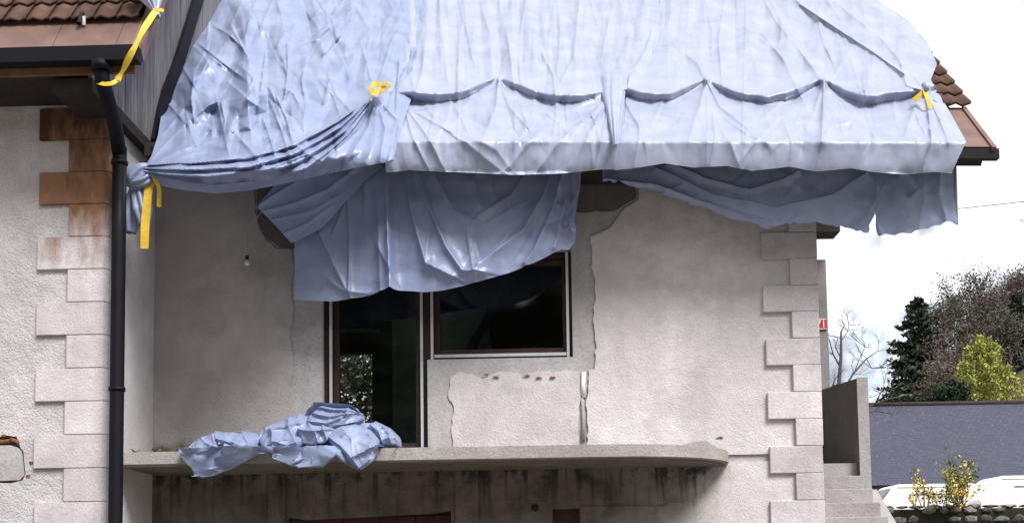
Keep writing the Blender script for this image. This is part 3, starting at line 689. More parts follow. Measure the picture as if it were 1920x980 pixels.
valley_m = [(640, 189), (760, 188), (810, 192), (850, 190), (880, 181), (908, 167), (935, 150), (956, 165), (980, 177), (1010, 187), (1050, 193), (1095, 191), (1130, 182), (1250, 180)]
valley_r = [(1100, 180), (1170, 180), (1200, 188), (1228, 191), (1258, 188), (1284, 178), (1306, 164), (1325, 151), (1342, 166), (1368, 180), (1400, 190), (1440, 194), (1474, 189), (1502, 178), (1524, 165), (1545, 152), (1560, 169), (1582, 183), (1612, 193), (1645, 195), (1685, 189), (1712, 181), (1733, 172), (1800, 168)]
def swag(x, y, pts, amp):
    p = np.array(pts, float); c = np.interp(x, p[:, 0], p[:, 1]) + 2.5 * fbm(x / 50, 0 * x, 2, 15); s = c - y
    B = amp * np.clip((c - 148) / 41, .02, 1) ** .55 * np.clip(.95 + .4 * pnoise(x / 75, 0 * x + .4, 16), .6, 1.3)
    q_ = np.clip(s / (4 + 15 * np.clip(B / amp, 0, 1)), 0, 1); over = q_ * q_ * (3 - 2 * q_) * np.exp(-np.maximum(s, 0) / 95)
    return B * np.where(s > 0, over, 0) - B * .25 * np.exp(-np.abs(s + 6) / 10) * (s < 2)
def rows(n, f): return np.concatenate([np.linspace(0, f, 14)[:-1], np.linspace(f, 1, n - 13)])   # few rows high on the roof, many below
# --- middle sheet
nx, ny = 300, 215
x, y = coons([(745, -260), (1300, -260)], [(715, 301), (760, 298), (860, 301), (960, 306), (1040, 304), (1130, 297), (1190, 297)], [(745, -260), (735, 60), (715, 301)], [(1300, -260), (1262, 0), (1230, 90), (1185, 180), (1190, 297)], nx, ny, rows(ny, .36))
h = swag(x, y, valley_m, .20) + .02
top = np.clip((170 - y) / 60, 0, 1)
h += top * (.055 * crumple(x * 1.9, y * .55, 60, 7, 11, .5, -.35, .35) + .014 * crumple(x * 1.5, y * .8, 30, 6, 12)) + .012 * (1 - top) * crumple(x, y, 40, 6, 13)
for pts, w0, w1, hh in [([(820, -40), (828, 60), (838, 150)], 6, 5, .022), ([(865, -60), (872, 40), (885, 110)], 7, 5, .02), ([(950, -60), (945, 40), (960, 120)], 8, 6, .018), ([(985, 0), (972, 90), (975, 150)], 7, 5, .03), ([(1040, -60), (1050, 60), (1045, 140)], 6, 5, .025), ([(1090, -20), (1075, 110), (1045, 165)], 8, 5, .025), ([(800, 60), (790, 140), (775, 190)], 5, 5, .02)]:
    h += 1.8 * ridge(x, y, pts, w0, w1, hh, hh * .8, .4)
bel = np.clip((y - 165) / 30, 0, 1)
for pts, w0, w1, hh in [([(935, 148), (930, 200), (900, 275)], 5, 28, .05), ([(935, 150), (955, 200), (985, 235)], 4, 12, .035), ([(935, 150), (880, 190), (800, 205)], 4, 10, .02),
                        ([(1140, 182), (1110, 215), (1040, 272), (1000, 304)], 4, 12, .05), ([(1140, 184), (1120, 225), (1080, 300)], 4, 12, .05), ([(1145, 186), (1135, 235), (1118, 300)], 4, 9, .04), ([(1130, 180), (1070, 205), (990, 222)], 4, 8, .03),
                        ([(770, 205), (840, 245), (930, 275), (960, 300)], 6, 14, .03), ([(760, 200), (790, 240), (830, 300)], 5, 9, .03), ([(762, 215), (775, 262), (800, 300)], 4, 7, .025), ([(850, 255), (910, 285), (950, 305)], 6, 8, .025), ([(1010, 250), (960, 290), (930, 305)], 5, 8, .03)]:
    h += 1.5 * ridge(x, y, pts, w0, w1, hh, hh * .7, .35)
h += creases(x, y, 40, (740, 1200, -120, 170), 72, 110, 80, 240, .015, .05, 1) + creases(x, y, 36, (740, 1200, 190, 262), 20, 160, 40, 130, .01, .03, 2) + .004 * crumple(x, y, 20, 5, 17, .3); h += ridge(x, y, [(872, -250), (866, 60), (858, 262)], 2.2, 2.2, .016, .016) + ridge(x, y, [(1030, -250), (1040, 60), (1050, 262)], 2.2, 2.2, .014, .014) + ridge(x, y, [(740, 86), (980, 92), (1190, 84)], 2.2, 2.2, .012, .012); h += bel * .008 * crumple(x, y, 55, 5, 14) + .012 * np.clip((y - 262) / 30, 0, 1) * fbm(x / 36, y / 60, 3, 4)
fd = .45 * np.clip((y - 246) / 34, 0, 1); h = h * (1 - fd) + .045 * fd
mid = sheet_obj('tarpaulin', sheet_on_roof(x, y, h, tuck=1.1, extra=.045 * fbm(x / 48, 0 * x + .3, 3, 44) + .02)); tag(mid, 'pale blue tarpaulin over the roof, tied in one scallop above the door and window', 'tarpaulin')
# its gathered tail hanging where it meets the right sheet
nx, ny = 44, 70
x, y = coons([(1122, 120), (1176, 120)], [(1150, 272), (1162, 268)], [(1122, 120), (1128, 175), (1140, 225), (1150, 272)], [(1176, 120), (1173, 170), (1168, 215), (1162, 268)], nx, ny)
s = np.linspace(0, 1, nx)[None] + 0 * y
h = .09 + .11 * np.sin(np.pi * s) ** .7 + .022 * np.abs(np.sin(3.2 * np.pi * s + y / 60)) + .01 * crumple(x, y, 30, 4, 19)
h *= np.clip((y - 118) / 26, .15, 1)
sheet_obj('gathered_tail', sheet_on_roof(x, y, h), parent=mid)
# --- right sheet
nx, ny = 400, 215
x, y = coons([(1262, -260), (1440, -260)], [(1157, 299), (1210, 295), (1250, 291), (1310, 296), (1370, 294), (1420, 300), (1490, 295), (1545, 301), (1610, 297), (1660, 302), (1720, 306), (1770, 301), (1806, 304)],
             [(1262, -260), (1245, -60), (1236, 20), (1212, 85), (1180, 140), (1174, 180), (1170, 235), (1157, 298)],
             [(1440, -260), (1560, -60), (1640, -2), (1700, 36), (1738, 78), (1757, 120), (1745, 150), (1778, 205), (1811, 264), (1808, 303)], nx, ny, rows(ny, .33))
S_ = np.linspace(0, 1, nx)[None] + 0 * y
h = swag(x, y, valley_r, .205) + .03
top = np.clip((175 - y) / 60, 0, 1)
h += .12 * top * np.clip((S_ - .55) / .4, 0, 1) * np.clip((200 - y) / 90, 0, 1) * np.clip((1 - S_) / .06, 0.25, 1)      # wind-filled bulge over the verge
h += top * (.055 * crumple(x * 1.4, y * .7, 75, 6, 31, .5, -.5, .6) + .011 * crumple(x, y, 38, 6, 32)) + .012 * (1 - top) * crumple(x, y, 46, 6, 33)
for pts, w0, w1, hh, sk in [([(1236, 0), (1215, 75), (1180, 140)], 6, 5, .05, -.3), ([(1200, -20), (1206, 50), (1204, 90), (1178, 150)], 5, 5, .045, .4), ([(1325, 150), (1322, 60), (1318, -40)], 14, 18, .025, .1), ([(1320, -20), (1335, 60), (1333, 110)], 6, 5, .015, .3),
                            ([(1400, -60), (1455, 40), (1545, 150)], 14, 9, .035, .2), ([(1430, -30), (1470, 50), (1520, 125)], 8, 6, .025, -.3), ([(1500, 8), (1570, 55), (1640, 100), (1692, 138)], 6, 5, .055, .5), ([(1470, -10), (1540, 35), (1600, 70)], 10, 8, .03, .2), ([(1560, 0), (1650, 70), (1728, 160)], 10, 6, .03, .1), ([(1690, 120), (1700, 160), (1735, 172)], 5, 4, .035, .2), ([(1620, 170), (1690, 172), (1735, 172)], 5, 3, .03, -.4),
                            ([(1325, 149), (1312, 200), (1292, 262)], 4, 20, .05, .1), ([(1325, 150), (1350, 200), (1420, 255)], 4, 12, .04, .2), ([(1325, 149), (1328, 262)], 3, 16, .02, 0), ([(1545, 150), (1544, 200), (1542, 264)], 5, 14, .065, .2), ([(1545, 152), (1525, 215), (1512, 240)], 4, 8, .03, -.2), ([(1545, 152), (1590, 215), (1640, 255)], 4, 10, .02, 0),
                            ([(1735, 174), (1742, 220), (1750, 300)], 4, 8, .05, .3), ([(1737, 174), (1760, 220), (1778, 264)], 4, 8, .04, .2), ([(1732, 174), (1710, 215), (1695, 262)], 4, 10, .025, 0), ([(1175, 185), (1250, 215), (1300, 222)], 4, 8, .02, 0), ([(1172, 190), (1200, 240), (1210, 270)], 4, 10, .03, .2)]:
    h += 1.6 * ridge(x, y, pts, w0, w1, hh, hh * .75, sk)
h += creases(x, y, 34, (1170, 1760, -120, 170), 40, 125, 90, 260, .012, .04, 3) + creases(x, y, 40, (1170, 1790, 190, 262), 20, 160, 40, 140, .01, .03, 4) + .004 * crumple(x, y, 20, 5, 37, .3) + .012 * crumple(x, y, 60, 5, 34) * np.clip((y - 180) / 20, 0, 1) + .010 * np.clip((y - 255) / 22, 0, 1) * crumple(x, y * .5, 60, 4, 35) * np.clip((1600 - x) / 200, .25, 1)
h += ridge(x, y, [(1405, -250), (1398, 60), (1392, 262)], 2.2, 2.2, .016, .016) + ridge(x, y, [(1500, -250), (1575, 40), (1640, 262)], 2.2, 2.2, .014, .014) + ridge(x, y, [(1200, 84), (1450, 92), (1745, 100)], 2.2, 2.2, .012, .012)
fd = .5 * np.clip((y - 246) / 34, 0, 1); h = h * (1 - fd) + .05 * fd
PR_, xr_, yr_ = sheet_on_roof(x, y, h, tuck=1.1, extra=.045 * fbm(x / 48, 0 * x + .3, 3, 44) + .02), x, y
rgt = sheet_obj('tarpaulin', PR_); tag(rgt, 'pale tarpaulin over the roof end, tied in three scallops along the gutter to the verge', 'tarpaulin')
# --- left sheet, twisted into a knot by the downpipe
nx, ny = 330, 270
Kx, Ky = 270, 322
lb = [(392, -260), (392, -60), (374, 0), (352, 60), (330, 122), (312, 170), (304, 205), (296, 255), (284, 292), (268, 318)]
bb = [(268, 334), (290, 346), (340, 356), (405, 363), (470, 357), (540, 343), (610, 327), (680, 312), (737, 303)]
x, y = coons([(392, -260), (812, -260)], bb, lb + [(268, 334)], [(812, -260), (806, -20), (800, 50), (787, 112), (771, 186), (749, 250), (737, 303)], nx, ny, rows(ny, .34))
S_ = np.linspace(0, 1, nx)[None] + 0 * y
h = .055 + 0 * x
# puffy crumples of the loose left part
mk = np.clip((650 - x) / 200, 0, 1) * np.clip((y + 60) / 120, 0, 1) * np.clip((Kx + 60 - x) / -60 + .0, 0, 1).clip(0, 1)
dk = np.hypot(x - Kx, y - Ky); near = np.clip((dk - 30) / 130, 0, 1)
h += .30 * mk * near * crumple(x, y, 100, 5, 51, .45) + .06 * mk * near * crumple(x, y, 42, 5, 52, .5) + .006 * crumple(x, y, 24, 6, 53, .3); h += creases(x, y, 70, (300, 640, -60, 300), 30, 150, 50, 170, .03, .09, 5) + creases(x, y, 60, (520, 800, -120, 200), 60, 130, 60, 200, .02, .06, 6); h -= .44 * np.clip((465 - x) / 155, 0, 1) ** 1.1 * np.clip((330 - y) / 120, 0, 1)
pts = [(x_, y_, v) for x_, y_, v in [(300, 160, .02), (350, 155, .12), (335, 200, 0), (400, 120, .14), (380, 60, .05), (420, 180, .02), (455, 120, .13), (470, 175, .16), (500, 210, 0), (440, 225, .11), (390, 230, .03), (520, 120, .05), (515, 160, .15), (560, 175, .06), (590, 155, .14), (610, 200, .05), (470, 30, .10), (440, 40, .0), (530, 40, .12), (560, 80, .05), (620, 60, .1), (600, 0, .06), (680, 60, .05), (640, 140, .07), (680, 200, .05), (560, 240, .12), (500, 260, .1), (430, 280, .06), (350, 260, .1), (320, 290, .03), (400, -60, .05), (520, -60, .05), (660, -60, .05), (800, -60, .02), (800, 60, .02), (770, 190, .03), (740, 300, .03), (290, 300, .02), (268, 330, .02), (380, -270, .02), (830, -270, .02), (420, 370, .04), (600, 340, .04), (260, 360, .0)]]
h += tin(pts)(x, y) * 1.6
top = np.clip((x - 520) / 120, 0, 1) * np.clip((190 - y) / 60, 0, 1)
h += top * (.06 * crumple(x * 1.5, y * .7, 65, 6, 55, .5, -.5, .7) + .022 * crumple(x, y, 28, 6, 56))
# pleats drawn from the knot to the yellow tie
T = (704, 182)
for pts, w0, w1, h0, h1, sk in [([(272, 318), (360, 306), (440, 298), (520, 284), (610, 242), T], 6, 7, .07, .06, .45), ([(272, 321), (380, 316), (470, 312), (560, 284), (640, 238), T], 5, 7, .07, .07, .45), ([(272, 325), (390, 330), (500, 318), (590, 284), (660, 238), T], 5, 7, .08, .07, .4),
                                ([(272, 329), (380, 348), (500, 340), (600, 306), (672, 240), T], 5, 8, .06, .06, .3), ([(270, 316), (330, 285), (400, 262), (470, 235)], 4, 10, .05, .04, .3), ([(270, 314), (310, 270), (350, 230), (400, 190)], 4, 10, .05, .04, .2), ([(268, 310), (290, 260), (305, 200)], 4, 8, .04, .03, .2), ([(272, 318), (350, 290), (430, 268), (540, 248)], 4, 10, .05, .03, -.3),
                                ([T, (690, 240), (650, 305)], 5, 12, .05, .05, .3), ([T, (703, 245), (685, 306)], 5, 10, .05, .05, -.3), ([T, (722, 240), (712, 303)], 5, 10, .05, .05, .3), ([T, (745, 225), (735, 298)], 5, 8, .05, .04, .3), ([T, (680, 160), (620, 150)], 5, 12, .03, .0, 0), ([T, (660, 196), (600, 210), (545, 225)], 5, 10, .035, .01, .4), ([T, (730, 130), (750, 60)], 5, 14, .04, .0, .2)]:
    h += 1.5 * ridge(x, y, pts, w0 * 1.7, w1 * 1.6, h0, h1, sk * .8)
dT = np.hypot(x - T[0], y - T[1]); h -= .05 * np.exp(-(dT / 22) ** 2)
h += .04 * np.clip((y - 255) / 40, 0, 1) * np.clip((x - 560) / 60, 0, 1) * np.abs(np.sin(x / 13 + y / 30)) * .9
edge = np.clip((1 - S_) / .03, 0, 1); h = h * (.35 + .65 * edge) + .035 * (1 - edge) + .015
h = h * np.clip(dk / 90, .12, 1)
sdb, tb = poldist(x, y, [(250, 322), (380, 318), (470, 310), (560, 285), (640, 240), (740, 160)])
bag = np.clip((740 - x) / 120, 0, 1) * np.clip(dk / 150, .1, 1)
ex = bag * np.where(sdb > 0, .40 - .50 * np.clip(sdb / 50, 0, 1.2), .40 * np.exp(sdb / 50))
Wd = 9 + 46 * np.sin(np.pi * np.clip(tb * 1.12, 0, 1)) ** .8
vp = (sdb + 10) / Wd; fr_ = (vp * 3.2 + .12 * fbm(x / 60, y / 60, 2, 57)) % 1.0
pl = np.where(fr_ < .72, fr_ / .72, (1 - fr_) / .28) * ((vp > -.31) & (vp < 1.0)) * np.sin(np.pi * np.clip(tb * 1.12, 0, 1)) ** .4
h = h + .085 * pl * np.clip((vp + .31) / .2, 0, 1) * np.clip((1.0 - vp) / .15, 0, 1)
PL_, xl_, yl_ = sheet_on_roof(x, y, h, extra=ex, k=.06), x, y
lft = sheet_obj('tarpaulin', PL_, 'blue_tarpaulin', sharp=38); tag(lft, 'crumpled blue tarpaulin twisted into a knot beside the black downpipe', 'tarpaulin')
# knotted end: fluted, bulging twist of cloth
def twist(path, radii, nf, amp, n=48, sq=1.0, seed=0):
    V = []; pts = [Vector(p) for p in path]; m = len(pts); rg = random.Random(seed); ph = [rg.uniform(0, 6.28) for _ in range(4)]
    # resample
    res = []; rr = []
    for i in range(m - 1):
        for k in range(6): u = k / 6; res.append(pts[i].lerp(pts[i + 1], u)); rr.append(radii[i] * (1 - u) + radii[i + 1] * u)
    res.append(pts[-1]); rr.append(radii[-1])
    for _ in range(2): res = [res[0]] + [(res[i - 1] + res[i] * 2 + res[i + 1]) / 4 for i in range(1, len(res) - 1)] + [res[-1]]
    ref = None
    for i, p in enumerate(res):
        d = (res[min(i + 1, len(res) - 1)] - res[max(i - 1, 0)]).normalized()
        if ref is None: ref = d.orthogonal().normalized()
        ref = (ref - d * ref.dot(d)).normalized(); q = d.cross(ref)
        for k in range(n):
            a = 2 * math.pi * k / n
            f = 1 + amp * (abs(math.sin(nf * a / 2 + i * .10 + ph[0])) - .5) * 1.6 + amp * .6 * (abs(math.sin(a * 1.5 + ph[1] + i * .05)) - .5)
            V.append(p + (ref * math.cos(a) + q * math.sin(a) * sq) * rr[i] * f)
    F = [(i * n + k, i * n + (k + 1) % n, (i + 1) * n + (k + 1) % n, (i + 1) * n + k) for i in range(len(res) - 1) for k in range(n)] + [tuple(range(n))]
    return V, F
YK = 10.72
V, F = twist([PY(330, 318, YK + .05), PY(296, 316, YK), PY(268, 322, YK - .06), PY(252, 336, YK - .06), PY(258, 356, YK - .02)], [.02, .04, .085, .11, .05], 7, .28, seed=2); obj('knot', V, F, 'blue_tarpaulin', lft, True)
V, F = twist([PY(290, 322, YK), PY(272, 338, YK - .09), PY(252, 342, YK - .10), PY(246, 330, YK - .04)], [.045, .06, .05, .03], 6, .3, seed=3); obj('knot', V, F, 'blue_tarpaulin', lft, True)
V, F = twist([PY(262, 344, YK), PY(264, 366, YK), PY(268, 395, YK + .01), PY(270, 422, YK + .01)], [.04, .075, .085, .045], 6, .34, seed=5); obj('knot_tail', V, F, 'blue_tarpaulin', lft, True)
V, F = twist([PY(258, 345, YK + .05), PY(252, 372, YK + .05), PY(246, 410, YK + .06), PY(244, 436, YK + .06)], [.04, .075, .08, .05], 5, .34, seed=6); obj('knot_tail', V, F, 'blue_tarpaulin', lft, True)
# bunch tied on the left roof verge
V, F = twist([PY(268, -40, 10.1), PY(283, -8, 10.05), PY(291, 19, 10.0), PY(294, 32, 9.99)], [.14, .09, .025, .03], 8, .4, seed=8); o = obj('tarpaulin', V, F, 'tarpaulin', None, True); tag(o, 'bunched tarpaulin end tied with yellow ribbon at the brown metal verge', 'tarpaulin')

# --- hanging curtains under the eaves
def hang(px, py, Y0, h):
    d = rays(px, py); Y = Y0 + 0 * px; P = np.array(CAM)[None, None] + d * (Y / d[..., 1])[..., None]; P[..., 1] -= h; return P
nx, ny = 290, 165
x, y = coons([(545, 282), (1092, 282)], [(553, 562), (590, 565), (625, 566), (680, 558), (735, 546), (770, 548), (800, 551), (832, 548), (895, 536), (950, 519), (1000, 499), (1035, 480), (1052, 470), (1066, 470), (1078, 456)], [(545, 282), (552, 400), (553, 562)], [(1092, 282), (1088, 350), (1076, 420), (1080, 440), (1078, 456)], nx, ny)
h = .02 + .03 * fbm(x / 120, y / 200, 2, 61) + .012 * crumple(x, y, 95, 5, 62, .5) + .004 * crumple(x, y, 34, 5, 63) + creases(x, y, 26, (555, 1090, 300, 560), 60, 120, 60, 200, .008, .03, 7)
low = np.clip((y - 300) / 200, 0, 1)
h += .10 * low * np.clip((x - 700) / 200, 0, 1) * np.clip((1060 - x) / 120, 0, 1)
for pts, w0, w1, h0, h1, sk in [([(726, 290), (731, 420), (736, 550)], 7, 13, .09, .12, -.55), ([(760, 290), (772, 400), (800, 500), (850, 525)], 8, 12, .05, .06, .4), ([(775, 285), (800, 380), (838, 470), (868, 515), (910, 520)], 7, 10, .06, .05, .3), ([(800, 300), (850, 400), (910, 430), (960, 400)], 8, 16, .03, .05, .3),
                                ([(1045, 290), (1020, 370), (980, 440), (900, 505)], 6, 16, .07, .06, .3), ([(1062, 300), (1035, 400), (1005, 470), (985, 500)], 5, 12, .08, .06, .4), ([(1062, 300), (1060, 380), (1040, 470)], 5, 10, .06, .06, -.3), ([(1070, 300), (1075, 380), (1078, 440)], 5, 8, .04, .05, 0), ([(1000, 300), (960, 370), (900, 410)], 8, 14, .03, .03, .3),
                                ([(653, 350), (655, 460), (656, 560)], 3, 3, .02, .025, .3), ([(600, 440), (622, 490), (650, 545)], 10, 12, .05, .03, .6), ([(620, 530), (650, 550), (690, 552)], 8, 8, .03, .02, .4), ([(680, 300), (685, 360), (684, 430)], 8, 5, .04, .0, .5), ([(700, 300), (712, 420), (716, 550)], 10, 16, .03, .04, 0), ([(905, 300), (890, 340), (900, 390)], 8, 10, .025, .02, .2), ([(1048, 392), (1066, 412), (1072, 440)], 5, 5, .05, .04, .2), ([(1040, 430), (1058, 440), (1072, 425)], 5, 5, .05, .04, .3)]:
    h += 1.5 * ridge(x, y, pts, w0, w1, h0, h1, sk)
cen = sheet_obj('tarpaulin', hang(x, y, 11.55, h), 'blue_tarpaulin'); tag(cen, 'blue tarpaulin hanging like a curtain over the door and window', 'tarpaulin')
nx, ny = 90, 70       # its corner folded back over itself
x, y = coons([(560, 300), (760, 290)], [(488, 396), (520, 428), (551, 462)], [(560, 300), (520, 355), (488, 396)], [(760, 290), (690, 345), (640, 400), (606, 437), (551, 462)], nx, ny)
h = .13 + .012 * crumple(x, y, 50, 5, 71)
for pts, w0, w1, h0, h1, sk in [([(505, 405), (560, 390), (620, 365), (690, 310)], 6, 10, .04, .03, .4), ([(520, 420), (590, 405), (640, 375)], 6, 8, .035, .02, .4), ([(495, 392), (560, 350), (640, 315)], 6, 10, .04, .03, -.3), ([(540, 445), (585, 425), (625, 395)], 5, 6, .03, .02, 0)]: h += ridge(x, y, pts, w0, w1, h0, h1, sk)
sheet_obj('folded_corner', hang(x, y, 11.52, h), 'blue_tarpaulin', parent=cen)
nx, ny = 340, 95
x, y = coons([(1128, 288), (1789, 292)], ragged([(1130, 342), (1165, 345), (1190, 354), (1215, 357), (1240, 366), (1270, 374), (1300, 386), (1330, 395), (1350, 405), (1385, 414), (1410, 421), (1440, 432), (1456, 424), (1480, 420), (1530, 417), (1560, 424), (1590, 430), (1612, 434), (1626, 438), (1635, 404), (1643, 446), (1665, 441), (1700, 439), (1745, 427), (1780, 420), (1795, 421)], 2.2, 7, 77), [(1128, 288), (1130, 342)], [(1789, 292), (1790, 360), (1795, 421)], nx, ny)
T_ = np.linspace(0, 1, ny)[:, None] + 0 * x
h = .02 + .02 * fbm(x / 90, y / 120, 2, 81) + .012 * crumple(x, y, 70, 5, 82, .5) + .006 * crumple(x, y, 28, 5, 83) + creases(x, y, 22, (1130, 1795, 300, 440), 20, 160, 50, 160, .008, .022, 8)
for pts, w0, w1, h0, h1, sk in [([(1140, 340), (1230, 352), (1330, 388), (1440, 425)], 5, 6, .045, .05, .5), ([(1250, 310), (1320, 340), (1400, 362), (1470, 340), (1500, 325)], 8, 8, .05, .04, .4), ([(1230, 320), (1340, 372), (1450, 395), (1560, 370), (1620, 330)], 10, 10, .04, .05, .3), ([(1480, 310), (1500, 335), (1492, 360)], 6, 8, .05, .02, -.4), ([(1688, 300), (1680, 340), (1690, 372)], 8, 10, .07, .05, .5), ([(1700, 330), (1716, 360), (1700, 378)], 6, 8, .04, .03, .3), ([(1640, 330), (1634, 400), (1645, 440)], 9, 8, .05, .05, .2), ([(1600, 420), (1630, 395), (1655, 350)], 7, 10, .04, .03, .3), ([(1760, 300), (1755, 370), (1770, 420)], 8, 10, .04, .04, .2), ([(1725, 300), (1728, 380), (1720, 430)], 10, 12, .03, .03, .3), ([(1400, 300), (1398, 350), (1402, 395)], 6, 8, .02, .02, 0)]:
    h += 1.5 * ridge(x, y, pts, w0, w1, h0, h1, sk)
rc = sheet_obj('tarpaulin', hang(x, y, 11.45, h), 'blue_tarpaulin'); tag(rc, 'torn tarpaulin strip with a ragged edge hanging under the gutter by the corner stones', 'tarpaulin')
for p0, p1 in (((1790, 290), (1796, 421)),):
    MB().tube([PY(p0[0], p0[1], 11.43), PY((p0[0] + p1[0]) / 2 - 1, 360, 11.42), PY(p1[0] - 2, p1[1], 11.43)], .016, 6).obj('hem', 'tarpaulin', rc, True)

# --- heap of tarpaulin on the balcony: broad facets and sharp creases
hp = [(356, 838, .05), (352, 845, .10), (362, 870, .16), (372, 888, .18), (385, 897, .18), (410, 893, .19), (450, 878, .18), (489, 858, .15), (490, 851, .10), (470, 846, -.02), (432, 850, .16), (405, 852, .05), (380, 846, .12), (395, 872, .08), (420, 868, .16), (440, 862, .04), (370, 838, .04), (369, 810, -.22), (390, 806, -.12), (408, 826, .02), (425, 806, -.2), (402, 803, -.26), (425, 830, -.12), (430, 807, -.16), (455, 815, -.02), (475, 838, .05), (452, 832, -.14), (465, 806, -.3), (485, 800, -.26), (484, 822, -.06), (500, 786, -.28), (520, 780, -.32), (512, 798, -.12), (490, 812, -.1), (515, 830, .10), (523, 852, .14), (545, 852, .05), (568, 838, .10), (560, 812, .02), (536, 800, -.14), (530, 788, -.2), (538, 772, -.34), (553, 766, -.36), (565, 772, -.18), (560, 790, -.14), (577, 758, -.4), (582, 752, -.10), (600, 750, -.14), (640, 757, -.10), (655, 758, -.02), (672, 768, -.06), (675, 780, -.1), (662, 784, -.02), (650, 770, -.20), (620, 768, -.30), (600, 766, -.26), (585, 775, -.16), (575, 790, -.06), (600, 790, .0), (620, 780, -.04), (634, 786, -.14), (610, 806, .02), (590, 806, -.08), (566, 818, -.04), (582, 826, .06), (580, 850, .16), (560, 868, .16), (540, 873, .12), (533, 864, .06), (548, 874, .14), (570, 880, .16), (590, 876, .14), (612, 878, .10), (635, 862, .04), (640, 850, .04), (610, 850, .10), (588, 846, .15), (600, 830, .02), (630, 840, .08), (623, 818, .12), (640, 800, .10), (660, 792, .02), (690, 806, .06), (706, 826, .12), (670, 840, .24), (671, 866, .22), (690, 856, .2), (684, 884, .18), (673, 880, .18), (706, 868, .14), (713, 855, .12), (714, 832, .1), (700, 805, .0), (682, 800, -.06), (685, 787, -.18), (698, 785, -.16), (712, 793, -.1), (716, 810, -.04), (722, 826, -.02), (735, 806, -.12), (745, 818, -.08), (750, 832, -.06), (728, 834, .0), (490, 840, -.1), (520, 858, -.05), (640, 858, -.06)]
nx, ny = 190, 92
out_t = [(352, 845), (369, 811), (402, 803), (430, 807), (465, 806), (500, 786), (520, 780), (553, 766), (582, 751), (600, 750), (655, 757), (674, 769), (680, 787), (700, 785), (735, 806), (751, 834)]
out_b = [(352, 845), (362, 870), (385, 898), (410, 894), (450, 879), (490, 858), (523, 853), (534, 864), (548, 875), (572, 881), (612, 878), (638, 861), (671, 877), (684, 884), (706, 869), (714, 848), (728, 834), (751, 834)]
x, y = coons(out_t, out_b, [(352, 845), (352.5, 845.5)], [(751, 834), (751, 834.5)], nx, ny)
T_ = np.linspace(0, 1, ny)[:, None] + 0 * x; S_ = np.linspace(0, 1, nx)[None] + 0 * x
h = tin(hp)(x, y)
hs = h.copy()
for _ in range(2): hs[1:-1, 1:-1] = (hs[1:-1, 1:-1] * 2 + hs[2:, 1:-1] + hs[:-2, 1:-1] + hs[1:-1, 2:] + hs[1:-1, :-2]) / 6
h = hs * 1.1 - .10 + .06 * crumple(x, y, 66, 5, 91, .4) + .02 * crumple(x, y, 30, 5, 92, .35) + creases(x, y, 30, (360, 745, 760, 890), 0, 180, 30, 100, .02, .06, 93, 3.5)
P = hang(x, y, 11.05, h * .95); P[..., 0] += .05 * crumple(x, y, 44, 4, 94, .4) * np.clip(S_ * (1 - S_) * 30, 0, 1); P[1:, :, 2] += (.045 * crumple(x, y, 40, 4, 95, .4) * np.clip((1 - T_) * 6, 0, 1))[1:]
P[..., 1] = np.where(P[..., 2] < SLAB + .02, 10.875 - np.abs(P[..., 1] - 10.875) * .8, P[..., 1])
back = P[0].copy(); back[:, 1] = np.maximum(back[:, 1] + .12, 11.3); back[:, 2] -= .1
flo = P[0].copy(); flo[:, 1] = np.maximum(flo[:, 1] + .2, 11.45); flo[:, 2] = SLAB + .004
back[:, 2] = np.maximum(back[:, 2], SLAB + .02)
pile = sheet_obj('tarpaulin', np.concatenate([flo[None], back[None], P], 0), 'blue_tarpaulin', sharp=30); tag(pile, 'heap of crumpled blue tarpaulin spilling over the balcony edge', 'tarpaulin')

def flap(top, bot, left_, right_, base, folds, nx=70, ny=60, seed=0, puff=.06, roll=.09):
    """one loose layer of the heap: curled back at its edges, creased, hanging over the slab edge where it reaches it"""
    x, y = coons(top, bot, left_, right_, nx, ny); S_, T_ = np.meshgrid(np.linspace(0, 1, nx), np.linspace(0, 1, ny))
    h = base[0] + (base[1] - base[0]) * T_ + (base[2] if len(base) > 2 else 0) * (S_ - .5) + puff * np.sin(np.pi * S_) ** .6 * np.sin(np.pi * T_) ** .6
    e = np.minimum(np.minimum(S_, 1 - S_), T_ * 1.0); h -= roll * np.exp(-e / .05)
    for pts, w_, hh, sk in folds: h += ridge(x, y, pts, w_, w_ * 1.3, hh, hh * .8, sk)
    h += .012 * crumple(x, y, 38, 5, seed, .4) + .004 * crumple(x, y, 16, 4, seed + 1, .4) + creases(x, y, 9, (x.min(), x.max(), y.min(), y.max()), 0, 180, 25, 80, .012, .04, seed + 2, 3)
    P = hang(x, y, 11.02, h); lim = 10.862 - .55 * np.maximum(h - base[1] + .05, 0)
    P[..., 1] = np.where(P[..., 2] < SLAB + .02, np.minimum(P[..., 1], lim), P[..., 1])
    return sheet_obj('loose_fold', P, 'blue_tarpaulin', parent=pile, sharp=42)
flap([(366, 820), (400, 808), (440, 812), (486, 834)], [(386, 898), (412, 894), (450, 879), (490, 857)], [(366, 820), (352, 842), (362, 872), (386, 898)], [(486, 834), (492, 846), (490, 857)], (-.02, .17),
     [([(360, 845), (400, 862), (440, 858), (488, 848)], 5, .07, .4), ([(375, 842), (400, 880), (420, 886)], 5, .05, .3), ([(425, 815), (432, 850), (448, 872)], 6, .08, .4), ([(455, 820), (462, 850), (488, 856)], 5, .06, -.3), ([(366, 880), (410, 884), (488, 853)], 4, .06, .2), ([(400, 812), (412, 835), (405, 860)], 6, .07, -.4)], seed=101)
